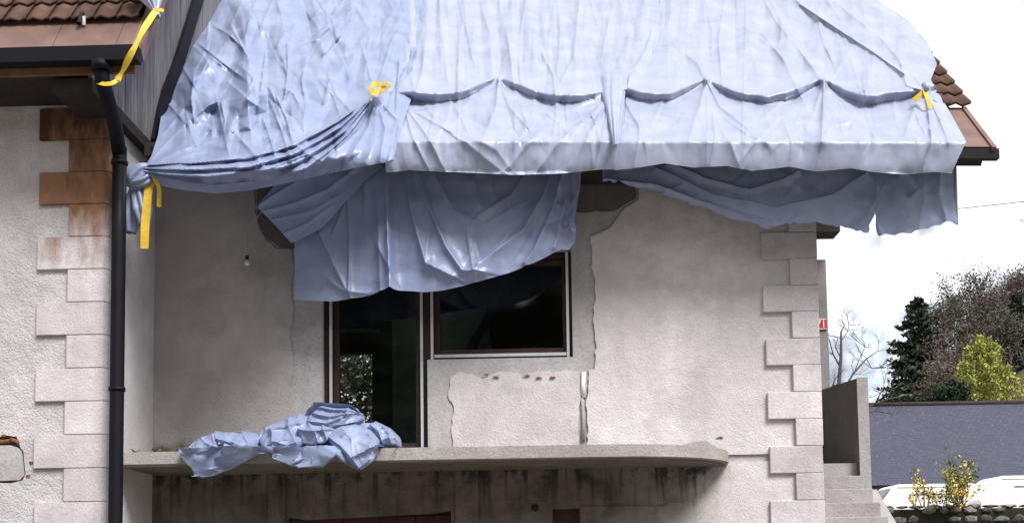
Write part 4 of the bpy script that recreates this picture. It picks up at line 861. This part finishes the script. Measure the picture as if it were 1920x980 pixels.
flap([(372, 818), (398, 803), (430, 806), (470, 806)], [(380, 838), (410, 836), (440, 834), (480, 838)], [(372, 818), (366, 828), (380, 838)], [(470, 806), (484, 822), (480, 838)], (-.18, .10), [([(400, 804), (410, 824), (440, 832)], 5, .08, .4), ([(432, 806), (430, 830)], 5, .07, -.4), ([(450, 806), (470, 830)], 5, .05, .3)], 50, 36, 111)
flap([(486, 800), (520, 780), (553, 768), (578, 778)], [(500, 848), (524, 853), (548, 851), (569, 838)], [(486, 800), (478, 822), (500, 848)], [(578, 778), (582, 806), (569, 838)], (-.20, .16),
     [([(500, 790), (515, 815), (522, 850)], 6, .10, .4), ([(536, 776), (545, 805), (565, 836)], 6, .08, -.3), ([(505, 806), (535, 800), (560, 792)], 5, .06, .3), ([(520, 830), (545, 838), (566, 832)], 5, .05, .3)], seed=121)
flap([(566, 838), (590, 832), (622, 834), (640, 846)], [(534, 866), (556, 877), (590, 880), (614, 878), (638, 860)], [(566, 838), (552, 854), (534, 866)], [(640, 846), (644, 854), (638, 860)], (.06, .17),
     [([(580, 836), (566, 858), (552, 874)], 6, .08, .4), ([(598, 834), (596, 876)], 5, .08, -.3), ([(622, 838), (618, 874)], 5, .07, .3)], 60, 44, 131)
flap([(577, 760), (600, 750), (650, 757), (674, 769)], [(572, 800), (600, 806), (635, 800), (668, 790)], [(577, 760), (570, 780), (572, 800)], [(674, 769), (678, 780), (668, 790)], (-.26, .02),
     [([(578, 756), (620, 766), (672, 772)], 5, .10, .5), ([(590, 775), (620, 782), (660, 775)], 6, .10, .4), ([(582, 790), (615, 795), (640, 785)], 6, .08, .4), ([(650, 760), (652, 780), (640, 798)], 5, .07, -.3)], 64, 46, 141)
flap([(612, 812), (634, 798), (664, 792), (700, 806)], [(640, 848), (671, 876), (686, 885), (706, 868), (714, 850)], [(612, 812), (618, 830), (640, 848)], [(700, 806), (714, 826), (714, 850)], (.02, .24, -.04),
     [([(622, 822), (650, 842), (672, 866), (684, 884)], 5, .08, .3), ([(668, 866), (692, 852), (714, 838)], 5, .09, .4), ([(640, 800), (666, 826), (672, 866)], 8, .04, 0), ([(690, 806), (704, 828), (700, 850)], 5, .06, -.4)], seed=151, puff=.09)
flap([(682, 798), (700, 785), (728, 798), (746, 816)], [(706, 834), (722, 834), (740, 834), (751, 834)], [(682, 798), (694, 818), (706, 834)], [(746, 816), (750, 825), (751, 834)], (-.12, .0), [([(690, 792), (712, 810), (720, 832)], 6, .08, .4), ([(712, 792), (730, 812), (736, 832)], 5, .07, -.3), ([(730, 802), (745, 826)], 4, .05, .3)], 46, 40, 161)
flap([(556, 800), (580, 788), (606, 790), (630, 800)], [(566, 832), (590, 836), (614, 832), (632, 820)], [(556, 800), (556, 818), (566, 832)], [(630, 800), (636, 810), (632, 820)], (-.06, .12), [([(560, 806), (590, 812), (628, 806)], 5, .09, .4), ([(580, 792), (598, 815), (604, 834)], 5, .08, -.3), ([(606, 792), (614, 815), (620, 828)], 5, .07, .3)], 50, 40, 171)

# --- yellow ribbons
def ribbon(name, pts, width, label, cat='ribbon', parent=None, wdir=None, twistr=0.0):
    pts = [Vector(p) for p in pts]; V = []; res = []
    for i in range(len(pts) - 1):
        for k in range(5): res.append(pts[i].lerp(pts[i + 1], k / 5))
    res.append(pts[-1])
    for _ in range(3): res = [res[0]] + [(res[i - 1] + res[i] * 2 + res[i + 1]) / 4 for i in range(1, len(res) - 1)] + [res[-1]]
    for i, p in enumerate(res):
        d = (res[min(i + 1, len(res) - 1)] - res[max(i - 1, 0)]).normalized(); view = Vector((.15, -1, .1)); wv = d.cross(view).normalized(); nrm = wv.cross(d)
        a = twistr * math.sin(i * .55); wv = wv * math.cos(a) + nrm * math.sin(a); n_ = wv.cross(d)
        for sg, tn in ((-1, 1), (1, 1), (1, -1), (-1, -1)): V.append(p + wv * width / 2 * sg + n_ * .002 * tn)
    n = len(res); F = [(i * 4 + k, i * 4 + (k + 1) % 4, i * 4 + 4 + (k + 1) % 4, i * 4 + 4 + k) for i in range(n - 1) for k in range(4)] + [(0, 1, 2, 3), tuple(4 * (n - 1) + k for k in range(4))]
    o = obj(name, V, F, 'ribbon', parent, True); o.data.set_sharp_from_angle(angle=rad(40))
    if parent is None: tag(o, label, cat)
    return o
q = PY(296, 20, 9.93)
r1 = ribbon('ribbon', [PY(291, 22, 9.93), PY(272, 50, 9.80), PY(253, 88, 9.70), PY(240, 112, 9.72), PY(228, 138, 9.80), PY(220, 150, 9.80)], .058, 'long yellow ribbon running from the metal verge down behind the black gutter', twistr=.5)
ribbon('ribbon_tail', [PY(288, 20, 9.93), PY(298, 18, 9.93), PY(307, 21, 9.94)], .035, '', parent=r1)
ribbon('ribbon_loop', [PY(221, 150, 9.79), PY(210, 157, 9.75), PY(195, 158, 9.76), PY(183, 154, 9.82)], .042, '', parent=r1)
ribbon('ribbon_tail', [PY(219, 147, 9.78), PY(227, 150, 9.78)], .03, '', parent=r1)
r2 = ribbon('ribbon', [PY(290, 336, YK - .03), PY(279, 345, YK - .07), PY(276, 380, YK - .09), PY(272, 420, YK - .07), PY(271, 466, YK - .06)], .085, 'yellow ribbon hanging from the tarpaulin knot beside the black downpipe', twistr=.15)
ribbon('ribbon_tail', [PY(283, 318, YK - .1), PY(290, 335, YK - .12), PY(299, 352, YK - .1), PY(298, 388, YK - .08)], .045, '', parent=r2, twistr=.4)
YT = min(depth_at(PL_, xl_, yl_, a_, b_) for a_, b_ in ((700, 160), (715, 160), (728, 160), (700, 180), (712, 172))) + .03
r3 = ribbon('ribbon', [PY(716, 160, YT - .06), PY(703, 155, YT - .1), PY(696, 165, YT - .12), PY(699, 178, YT - .11), PY(711, 172, YT - .09), PY(722, 160, YT - .08)], .05, 'bow of yellow ribbon gathering the crumpled tarpaulin above the door', twistr=.3)
ribbon('ribbon_tail', [PY(712, 166, YT - .1), PY(706, 180, YT - .12), PY(696, 189, YT - .12)], .03, '', parent=r3)
ribbon('ribbon_loop', [PY(716, 160, YT - .1), PY(728, 154, YT - .11), PY(733, 161, YT - .11), PY(722, 168, YT - .1)], .024, '', parent=r3)
YT = min(depth_at(PR_, xr_, yr_, a_, b_) for a_, b_ in ((1715, 187), (1725, 178), (1736, 168), (1740, 190), (1745, 203))) + .02
r4 = ribbon('ribbon', [PY(1736, 168, YT - .05), PY(1726, 178, YT - .06), PY(1713, 188, YT - .04)], .055, 'bow of yellow ribbon tying the pale tarpaulin near the brown verge', twistr=.2)
ribbon('ribbon_tail', [PY(1733, 168, YT - .06), PY(1739, 185, YT - .08), PY(1745, 204, YT - .08)], .05, '', parent=r4)
MB().tube([PY(1733, 158, YT - .03), PY(1737, 163, YT - .06), PY(1736, 170, YT - .05)], .035, 8).obj('tied_tuft', 'tarpaulin', r4, True)

# --- bare bulb on a wire
lamp = thing('bare_bulb', PY(463, 497, 11.86), 'bare light bulb dangling on a wire from the plaster wall', 'light bulb')
MB().tube([PY(496, 392, 11.96), PY(484, 405, 11.92), PY(470, 418, 11.88), PY(461, 436, 11.86), PY(459, 460, 11.86), PY(463, 482, 11.86)], .007, 6).obj('wire', 'cable', lamp, True)
c_ = PY(463, 482, 11.86); MB().tube([c_ + Vector((0, 0, .015)), c_ - Vector((0, 0, .03))], .02, 10).obj('socket', 'dark_wood', lamp, True)
MB().tube([c_ - Vector((0, 0, z)) for z in (.028, .045, .06, .08, .092, .098)], [.013, .017, .026, .028, .018, .004], 12).obj('bulb', 'white_plastic', lamp, True)
for i, (px, py) in enumerate(((255, 834), (293, 841))):
    c_ = PY(px, py, 11.0); c_.z = SLAB + .03; V = [c_ + Vector((math.cos(k / 8 * 6.28) * .05, math.sin(k / 8 * 6.28) * .035, .02 * math.sin(k * 1.7))) for k in range(8)] + [c_ + Vector((0, 0, -.02))]
    o = obj('dead_leaf', V, [(k, (k + 1) % 8, 8) for k in range(8)], 'dry_leaf'); tag(o, 'rust-brown dead leaf lying on the mossy end of the balcony', 'leaf', 'dead leaves on the balcony')

# ------------------------------------------------------------------ beyond the stair: wall, vans, slate roof, trees
def tz(X, Y): return float(terr(np.array([X]), np.array([Y]))[0])
# slate-roofed house
YE, YR = 50.0, 56.0
e0, r0 = PY(1700, 908, YE), PY(1780, 757, YR)
X0, X1 = PY(1570, 908, YE).x, PY(2120, 850, YE).x
nh = thing('house', ((X0 + X1) / 2, 53, tz(30, 53)), 'neighbouring house with a broad dark slate roof beyond the stone wall', 'house')
V = [(X0, YE, e0.z), (X1, YE, e0.z), (X1, YR, r0.z), (X0, YR, r0.z), (X0, YE, e0.z - .15), (X1, YE, e0.z - .15), (X1, YR, r0.z - .15), (X0, YR, r0.z - .15), (X0, 2 * YR - YE, e0.z), (X1, 2 * YR - YE, e0.z)]
obj('roof', V, [(0, 1, 2, 3), (0, 4, 5, 1), (4, 7, 6, 5), (1, 5, 6, 2), (0, 3, 7, 4), (3, 2, 9, 8)], 'slate', nh)
MB().tube([(X0, YR, r0.z + .02), (X1, YR, r0.z + .02)], .13, 8).obj('ridge_cap', 'dark_wood', nh, True)
MB().box(X0 + .4, X1 - .4, YE + .6, 2 * YR - YE - .6, 1, e0.z - .02).obj('wall', 'plaster', nh)
MB().box(X0, X1, YE - .16, YE - .01, e0.z - .15, e0.z - .01).obj('gutter', 'black_pipe', nh)
# two white vans
def van(px0, px1, ytop, Y, label, hand):
    a, b = PY(px0, ytop, Y), PY(px1, ytop, Y); zt, z0 = a.z, tz(a.x, Y); L0, L1 = a.x, b.x
    v = thing('parked_van', ((L0 + L1) / 2, Y + .9, z0), label, 'van', 'white vans parked behind the stone wall')
    hgt = zt - z0
    side = [(L0 - .75, z0 + .35), (L1, z0 + .35), (L1, zt - .06), (L1 - .1, zt), (L0 + .1, zt), (L0 - .08, zt - .07), (L0 - .62, zt - .75), (L0 - .75, zt - .85)]
    V, F = prism(side, Y, Y + 1.8); o = obj('body', V, F, 'white_paint', v)
    bm = bmesh.new(); bm.from_mesh(o.data); bmesh.ops.remove_doubles(bm, verts=bm.verts, dist=1e-4); bmesh.ops.bevel(bm, geom=[e for e in bm.edges if e.is_manifold and e.calc_face_angle(0) > .5], offset=.05, segments=2, affect='EDGES'); bm.to_mesh(o.data); bm.free()
    wq = .0 if hand else .95
    V = [(L0 - .17 - wq * .8, Y + .12, zt - .13 - wq), (L0 - .17 - wq * .8, Y + 1.68, zt - .13 - wq), (L0 - .67 - wq * .3, Y + 1.68, zt - .74 - wq), (L0 - .67 - wq * .3, Y + .12, zt - .74 - wq)]; obj('windscreen', V, [(0, 1, 2, 3)], 'car_glass', v)
    MB().box(L0 + .45, L1 - .5, Y - .012, Y + .004, zt - .40, zt - .365).obj('door_rail', 'rust', v)
    MB().box(L0 + .05, L1 - .05, Y - .02, Y + .004, zt - .115, zt - .09).obj('roof_gutter', 'white_paint', v)
    V, F = prism([(L0 - .66, zt - 1.6), (L0 + .25, zt - 1.6), (L0 + .25, zt - 1.2), (L0 - .64, zt - 1.2)], Y - .006, Y + .004); obj('side_window', V, F, 'car_glass', v)
    for wx in (L0 - .05, L1 - .75): MB().tube([(wx, Y - .01, z0 + .33), (wx, Y + .22, z0 + .33)], .33, 18).obj('wheel', 'dark_wood', v, True)
    return v
van(1680, 1832, 907, 38, 'long low white van with a dark side rail behind the stone wall', 1)
van(1876, 2040, 891, 37, 'taller white van with a sloping nose beyond the flowering shrub', 0)
# dark stone wall
YS = 34.0
wz = PY(1760, 946, YS).z; wx0, wx1 = PY(1600, 946, YS).x, PY(2050, 946, YS).x
sw = thing('stone_wall', ((wx0 + wx1) / 2, YS, 1), 'dark rubble stone wall below the parked white vans', 'wall')
MB().box(wx0, wx1, YS, YS + .5, .6, wz - .12).obj('core', 'dark_mortar', sw)
rs = random.Random(4)
def stone_at(cx, cy, cz, rx, ry, rz, name, par, mat='stone'):
    bm = bmesh.new(); bmesh.ops.create_icosphere(bm, subdivisions=1, radius=1)
    V = []; 
    for v in bm.verts:
        k = rs.uniform(.8, 1.15); V.append((cx + v.co.x * rx * k, cy + v.co.y * ry * k, cz + v.co.z * rz * k))
    F = [[v.index for v in f.verts] for f in bm.faces]; bm.free(); return obj(name, V, F, mat, par)
z = wz - .16; row = 0
while z > wz - 1.5:
    xx = wx0 + rs.uniform(0, .3)
    while xx < wx1:
        wd = rs.uniform(.28, .6)
        if rs.random() < .8: stone_at(xx + wd / 2, YS - .01, z + rs.uniform(-.03, .03), wd / 2 * .95, .10, rs.uniform(.09, .15), 'stone', sw)
        xx += wd
    z -= .29
xx = wx0
while xx < wx1:
    wd = rs.uniform(.35, .8); stone_at(xx + wd / 2, YS + .2, wz - .05, wd / 2, .3, rs.uniform(.05, .10), 'coping_stone', sw, 'stair_concrete' if rs.random() < .45 else 'stone'); xx += wd * .95

# ---- foliage
def leaves(cent, size, rg, elong=1.6, droop=0):
    """small leaf-shaped quads, one at each centre"""
    n = len(cent); d = rg.normal(size=(n, 3)); d[:, 2] -= droop; d /= np.linalg.norm(d, axis=1, keepdims=True); r = rg.normal(size=(n, 3)); w_ = np.cross(d, r); w_ /= np.linalg.norm(w_, axis=1, keepdims=True) + 1e-9
    s = size * rg.uniform(.6, 1.3, (n, 1)); a = cent + d * s * elong * .5; b = cent - d * s * elong * .5; l = cent + w_ * s * .5; q = cent - w_ * s * .5
    V = np.stack([a, l, b, q], 1).reshape(-1, 3); F = [(4 * i, 4 * i + 1, 4 * i + 2, 4 * i + 3) for i in range(n)]; return V, F
def foliage(name, cent, size, mat, parent, seed, mats=None, **kw):
    rg = np.random.default_rng(seed); V, F = leaves(np.asarray(cent), size, rg, **kw); org = ORIG[parent] if parent else Vector((0, 0, 0))
    me = bpy.data.meshes.new(name); me.from_pydata((V - np.array(org)).tolist(), [], F); me.materials.append(MATS[mat])
    if mats:
        for mm in mats: me.materials.append(MATS[mm])
        me.polygons.foreach_set('material_index', rg.integers(0, 1 + len(mats), len(F)).tolist())
    o = bpy.data.objects.new(name, me); C.objects.link(o); o.parent = parent; ORIG[o] = org; return o
def clumpy(n, c, r, rg, k=30, spread=.28):
    cc = rg.normal(size=(k, 3)); cc /= np.linalg.norm(cc, axis=1, keepdims=True); cc *= rg.uniform(.35, 1, (k, 1)) ** .6; i = rg.integers(0, k, n)
    return np.array(c) + (cc[i] + rg.normal(size=(n, 3)) * spread) * np.array(r)
def branches(mb, p, d, L, r, depth, rg, tips, up=.25, nb=(2, 4), ang=.6):
    q = p + d * L; k = p.lerp(q, .5) + Vector((rg.uniform(-1, 1), rg.uniform(-1, 1), rg.uniform(-1, 1))) * L * .06
    mb.tube([p, k, q], [r, r * .85, r * .68], 5 if depth > 1 else 3, False); tips.append(q)
    if depth == 0: return
    for i in range(rg.randint(*nb)):
        dd = (d + Vector((rg.uniform(-1, 1), rg.uniform(-1, 1), rg.uniform(-.5, 1))) * ang + Vector((0, 0, up * .4))).normalized()
        branches(mb, p.lerp(q, rg.uniform(.55, 1)), dd, L * rg.uniform(.55, .8), r * .6, depth - 1, rg, tips, up, nb, ang)
# conifer
def conifer(px, pyb, pyt, Y, halfpx, label, seed):
    b, t_ = PY(px, pyb, Y), PY(px, pyt, Y); z0 = b.z - 1.5; H = t_.z - z0; Rr = halfpx * Y / FPX
    tr = thing('conifer_tree', (b.x, Y, z0), label, 'tree'); MB().tube([(b.x, Y, z0), (b.x, Y, z0 + H * .97)], [.3, .04], 8).obj('trunk', 'bare_twig', tr)
    rg = np.random.default_rng(seed); pts = []; mb = MB()
    for k in range(240):
        u = rg.uniform(0.02, 1) ** .85; zb = z0 + H * (1 - u) ; R_ = Rr * (u ** .62) * rg.uniform(.6, 1.12); a = rg.uniform(0, 6.283); d = np.array([math.cos(a), math.sin(a), 0])
        m_ = int(26 + 60 * u); s = rg.uniform(.12, 1, m_) ** .75
        base = np.array([b.x, Y, zb]) + d[None] * (R_ * s)[:, None]; base[:, 2] += -.30 * R_ * s + .28 * R_ * s ** 2.2
        pts.append(base + rg.normal(size=(m_, 3)) * np.array([.22, .22, .12]) * (.5 + R_ * .22))
        mb.tube([(b.x, Y, zb), tuple(np.array([b.x, Y, zb]) + d * R_ * .9 + np.array([0, 0, -.06 * R_]))], [.04, .015], 3, False)
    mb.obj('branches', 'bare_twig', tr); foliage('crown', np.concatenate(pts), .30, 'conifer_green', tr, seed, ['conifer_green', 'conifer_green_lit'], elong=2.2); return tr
conifer(1727, 752, 552, 115, 80, 'tall dark green conifer standing above the slate roof', 2)
# yellow-green birch
b = PY(1858, 800, 80); t_ = PY(1848, 624, 80); z0 = tz(b.x, 80)
tr = thing('birch_tree', (b.x, 80, z0), 'fresh yellow-green birch with white stems behind the slate roof', 'tree'); rg = np.random.default_rng(5); rr = random.Random(5)
mb = MB(); tips = []
for dx, hh in ((0, 1), (-.9, .8), (.9, .75)):
    mb.tube([(b.x + dx * .3, 80, z0), (b.x + dx, 80, z0 + (t_.z - z0) * .5 * hh), (b.x + dx * 1.5 - .3, 80, z0 + (t_.z - z0) * .93 * hh)], [.14, .09, .02], 6)
mb.obj('trunk', 'birch_bark', tr)
pts = []; H = t_.z - z0
for k in range(640):
    u = rg.uniform(0, 1) ** .8; R_ = 4.4 * (u ** .6) + .12; a = rg.uniform(0, 6.28); rad_ = R_ * rg.uniform(0, 1) ** .5; n_ = 26
    c_ = np.array([b.x - .35 + math.cos(a) * rad_, 80 + math.sin(a) * rad_, z0 + H * (1 - .82 * u)]); L = rg.uniform(.5, 1.4)
    s = rg.uniform(0, 1, n_); pts.append(c_ + np.stack([0 * s, 0 * s, -L * s], -1) + rg.normal(size=(n_, 3)) * np.array([.16, .16, .08]))
foliage('crown', np.concatenate(pts), .15, 'birch_leaf', tr, 6, elong=1.8, droop=.6)
# bare, budding trees on the slope
for i, (px, pyb, pyt, Y, sd) in enumerate([(1772, 716, 575, 128, 1), (1800, 705, 535, 126, 2), (1826, 700, 540, 132, 3), (1852, 690, 530, 128, 4), (1880, 690, 545, 124, 5), (1905, 680, 535, 130, 6), (1930, 690, 520, 126, 7), (1842, 720, 600, 112, 8), (1785, 735, 625, 108, 9), (1895, 700, 590, 112, 10), (1765, 740, 655, 104, 11), (1825, 725, 620, 116, 13), (1870, 715, 575, 120, 14), (1812, 725, 590, 122, 15)]):
    b = PY(px, pyb, Y); t_ = PY(px, pyt, Y); z0 = min(tz(b.x, Y), b.z); H = t_.z - z0; rr = random.Random(sd); tips = []; mb = MB()
    tr = thing('bare_tree', (b.x, Y, z0), 'bare budding tree in the thicket on the slope behind the birch', 'tree', 'bare trees on the slope')
    MB().tube([(b.x, Y, z0), (b.x + rr.uniform(-.2, .2), Y, z0 + H * .45), (b.x + rr.uniform(-.5, .5), Y, z0 + H * .8)], [.22, .14, .05], 6).obj('trunk', 'bare_twig', tr)
    for k in range(12):
        u = rr.uniform(.25, .8); branches(mb, Vector((b.x, Y, z0 + H * u)), Vector((rr.uniform(-1, 1), rr.uniform(-1, 1), rr.uniform(.5, 1.3))).normalized(), H * .2 * rr.uniform(.7, 1.2), .05, 2, rr, tips, ang=.8)
    mb.obj('branches', 'bare_twig', tr)
    rg = np.random.default_rng(sd); cc = np.array([tuple(p) for p in tips]); cc = cc[rg.integers(0, len(cc), 3000)] + rg.normal(size=(3000, 3)) * .5
    foliage('crown', cc, .14, 'bud_haze' if i % 3 else 'bare_twig', tr, sd, ['bare_twig', 'conifer_green_lit'] if i % 2 else ['bare_twig'], elong=2.4)
# evergreen tree at the edge of the thicket
conifer(1912, 700, 548, 118, 30, 'narrow dark conifer among the bare trees on the slope', 9)
# dark hedge bushes
for i, (px, py, rx, rz, Y, lab) in enumerate([(1772, 742, 1.7, .85, 76, 'low dark green bush just above the slate ridge beside the birch'), (1695, 752, .7, .35, 78, 'small dark bush at the foot of the tall conifer')]):
    c_ = PY(px, py, Y); z0 = tz(c_.x, Y); tr = thing('bush', (c_.x, Y, z0), lab, 'bush'); rg = np.random.default_rng(30 + i)
    MB().tube([(c_.x, Y, z0 - .1), (c_.x, Y, c_.z)], [.12, .05], 6).obj('stem', 'bare_twig', tr)
    foliage('crown', clumpy(3500, c_, (rx, rx * .7, rz), rg, 40, .2), .16, 'hedge_leaf', tr, 31 + i, ['hedge_leaf', 'conifer_green'])
# small pale hut on the slope
c_ = PY(1702, 742, 84); hut = thing('shed', (c_.x, 84, tz(c_.x, 84)), 'tiny pale shed half hidden at the foot of the conifer', 'shed')
MB().box(c_.x - .35, c_.x + .35, 84, 85, tz(c_.x, 84) - .2, c_.z + .18).obj('wall', 'white_paint', hut)
V = [(c_.x - .45, 83.9, c_.z + .18), (c_.x + .45, 83.9, c_.z + .18), (c_.x + .45, 85.1, c_.z + .3), (c_.x - .45, 85.1, c_.z + .3)]; obj('roof', V, [(0, 1, 2, 3)], 'stair_concrete', hut)
# leafless tree behind the stair
YB = 24
tr = thing('bare_tree', (PY(1572, 900, YB).x, YB, .4), 'slender leafless tree with upswept branches rising behind the stair parapet', 'tree'); rr = random.Random(3); tips = []
MB().tube([(PY(1572, 900, YB).x, YB, .4), PY(1572, 800, YB), PY(1573, 720, YB), PY(1577, 668, YB), PY(1577, 622, YB), PY(1583, 610, YB)], [.09, .07, .045, .034, .02, .008], 6).obj('trunk', 'bare_twig', tr)
mb = MB()
for pts, r in [([(1573, 745), (1600, 700), (1625, 672), (1646, 658)], .03), ([(1577, 690), (1562, 664), (1556, 640)], .022), ([(1577, 672), (1566, 650), (1572, 632)], .015), ([(1577, 640), (1590, 620), (1592, 608)], .012), ([(1573, 790), (1620, 765), (1665, 748), (1706, 738)], .035), ([(1640, 757), (1652, 735), (1658, 718)], .016), ([(1660, 750), (1672, 730), (1690, 720)], .014), ([(1600, 776), (1640, 770), (1680, 776)], .018), ([(1625, 672), (1634, 690), (1648, 690)], .01), ([(1575, 720), (1561, 722), (1555, 735)], .02), ([(1602, 698), (1610, 676), (1622, 650)], .012)]:
    P_ = [PY(a, c, YB + rr.uniform(-.1, .1)) for a, c in pts]; mb.tube(P_, [r, r * .75, r * .5, r * .3][:len(P_)], 5, False)
    for k in range(5):
        p = P_[rr.randint(1, len(P_) - 1)]; branches(mb, p, Vector((rr.uniform(-1, 1), rr.uniform(-1, 1), rr.uniform(-.2, 1))).normalized(), .28, .007, 2, rr, tips, ang=.9)
mb.obj('branches', 'bare_twig', tr)
# flowering shrub on the stone wall
YH = 33.6; c_ = PY(1790, 945, YH)
sh = thing('flowering_shrub', (c_.x, YH, c_.z - .3), 'yellow-flowering shrub with green shoots growing along the stone wall', 'shrub'); rr = random.Random(12); mb = MB(); yl = []; gn = []
for k in range(34):
    if k < 22: tx, ty = rr.uniform(1745, 1838), rr.uniform(850, 925)
    else: tx, ty = rr.uniform(1700, 1830), rr.uniform(895, 935)
    bx = 1795 + rr.uniform(-14, 14) if k < 24 else tx + rr.uniform(-8, 14)
    if k == 0: tx, ty, bx = 1713, 878, 1728
    if k == 1: tx, ty, bx = 1724, 884, 1732
    if k == 2: tx, ty = 1789, 846
    if k == 3: tx, ty = 1776, 842
    if k == 4: tx, ty = 1822, 862
    p0, p1 = PY(bx, 950, YH), PY(tx, ty, YH + rr.uniform(-.4, .4)); pm = p0.lerp(p1, .5) + Vector((rr.uniform(-.1, .1), 0, .05)); mb.tube([p0, pm, p1], [.018, .012, .006], 4, False)
    for j in range(46):
        u = rr.uniform(.25, 1); p = p0.lerp(pm, u * 2) if u < .5 else pm.lerp(p1, u * 2 - 1); p = p + Vector((rr.gauss(0, .07), rr.gauss(0, .07), rr.gauss(0, .07)))
        (gn if (k in (2, 3, 4, 7, 9, 11, 14) and u > .45) else yl).append(tuple(p))
mb.obj('stems', 'shrub_stem', sh); foliage('flowers', np.array(yl), .055, 'forsythia_flower', sh, 41, ['forsythia_flower', 'shrub_stem']); foliage('leaves', np.array(gn), .075, 'shrub_leaf', sh, 42)
# blossoming fruit tree in the back garden, seen through the house
YA = 20.5; c_ = PY(664, 750, YA)
tr = thing('fruit_tree', (c_.x, YA, .5), 'blossoming fruit tree seen through the house behind the balcony door glass', 'tree'); rr = random.Random(8); mb = MB(); tips = []
MB().tube([(c_.x + .3, YA, .5), (c_.x + .2, YA, c_.z - 1.6), (c_.x + .05, YA, c_.z - .6)], [.14, .11, .08], 8).obj('trunk', 'bare_twig', tr)
for k in range(9): branches(mb, Vector((c_.x + .1, YA, c_.z - .9 + .1 * k)), Vector((rr.uniform(-1, 1), rr.uniform(-.6, .6), rr.uniform(.1, 1))).normalized(), .8, .04, 3, rr, tips)
mb.obj('branches', 'bare_twig', tr); rg = np.random.default_rng(50); cc = np.array([tuple(p) for p in tips]); n_ = 5200
foliage('crown', np.concatenate([cc[rg.integers(0, len(cc), n_)] + rg.normal(size=(n_, 3)) * .16, clumpy(5200, (c_.x, YA, c_.z - .25), (1.3, .8, 1.0), rg, 60, .16)]), .07, 'fruit_leaf', tr, 51, ['blossom', 'fruit_leaf'])
# overhead wire
MB().tube([PY(1560, 408, 60), PY(1800, 391, 45), PY(1920, 378, 38), PY(2100, 350, 33)], .02, 4).obj('overhead_wire', 'dark_wood')
tag(bpy.data.objects['overhead_wire'], 'thin overhead wire crossing the white sky beside the torn tarpaulin', 'wire')
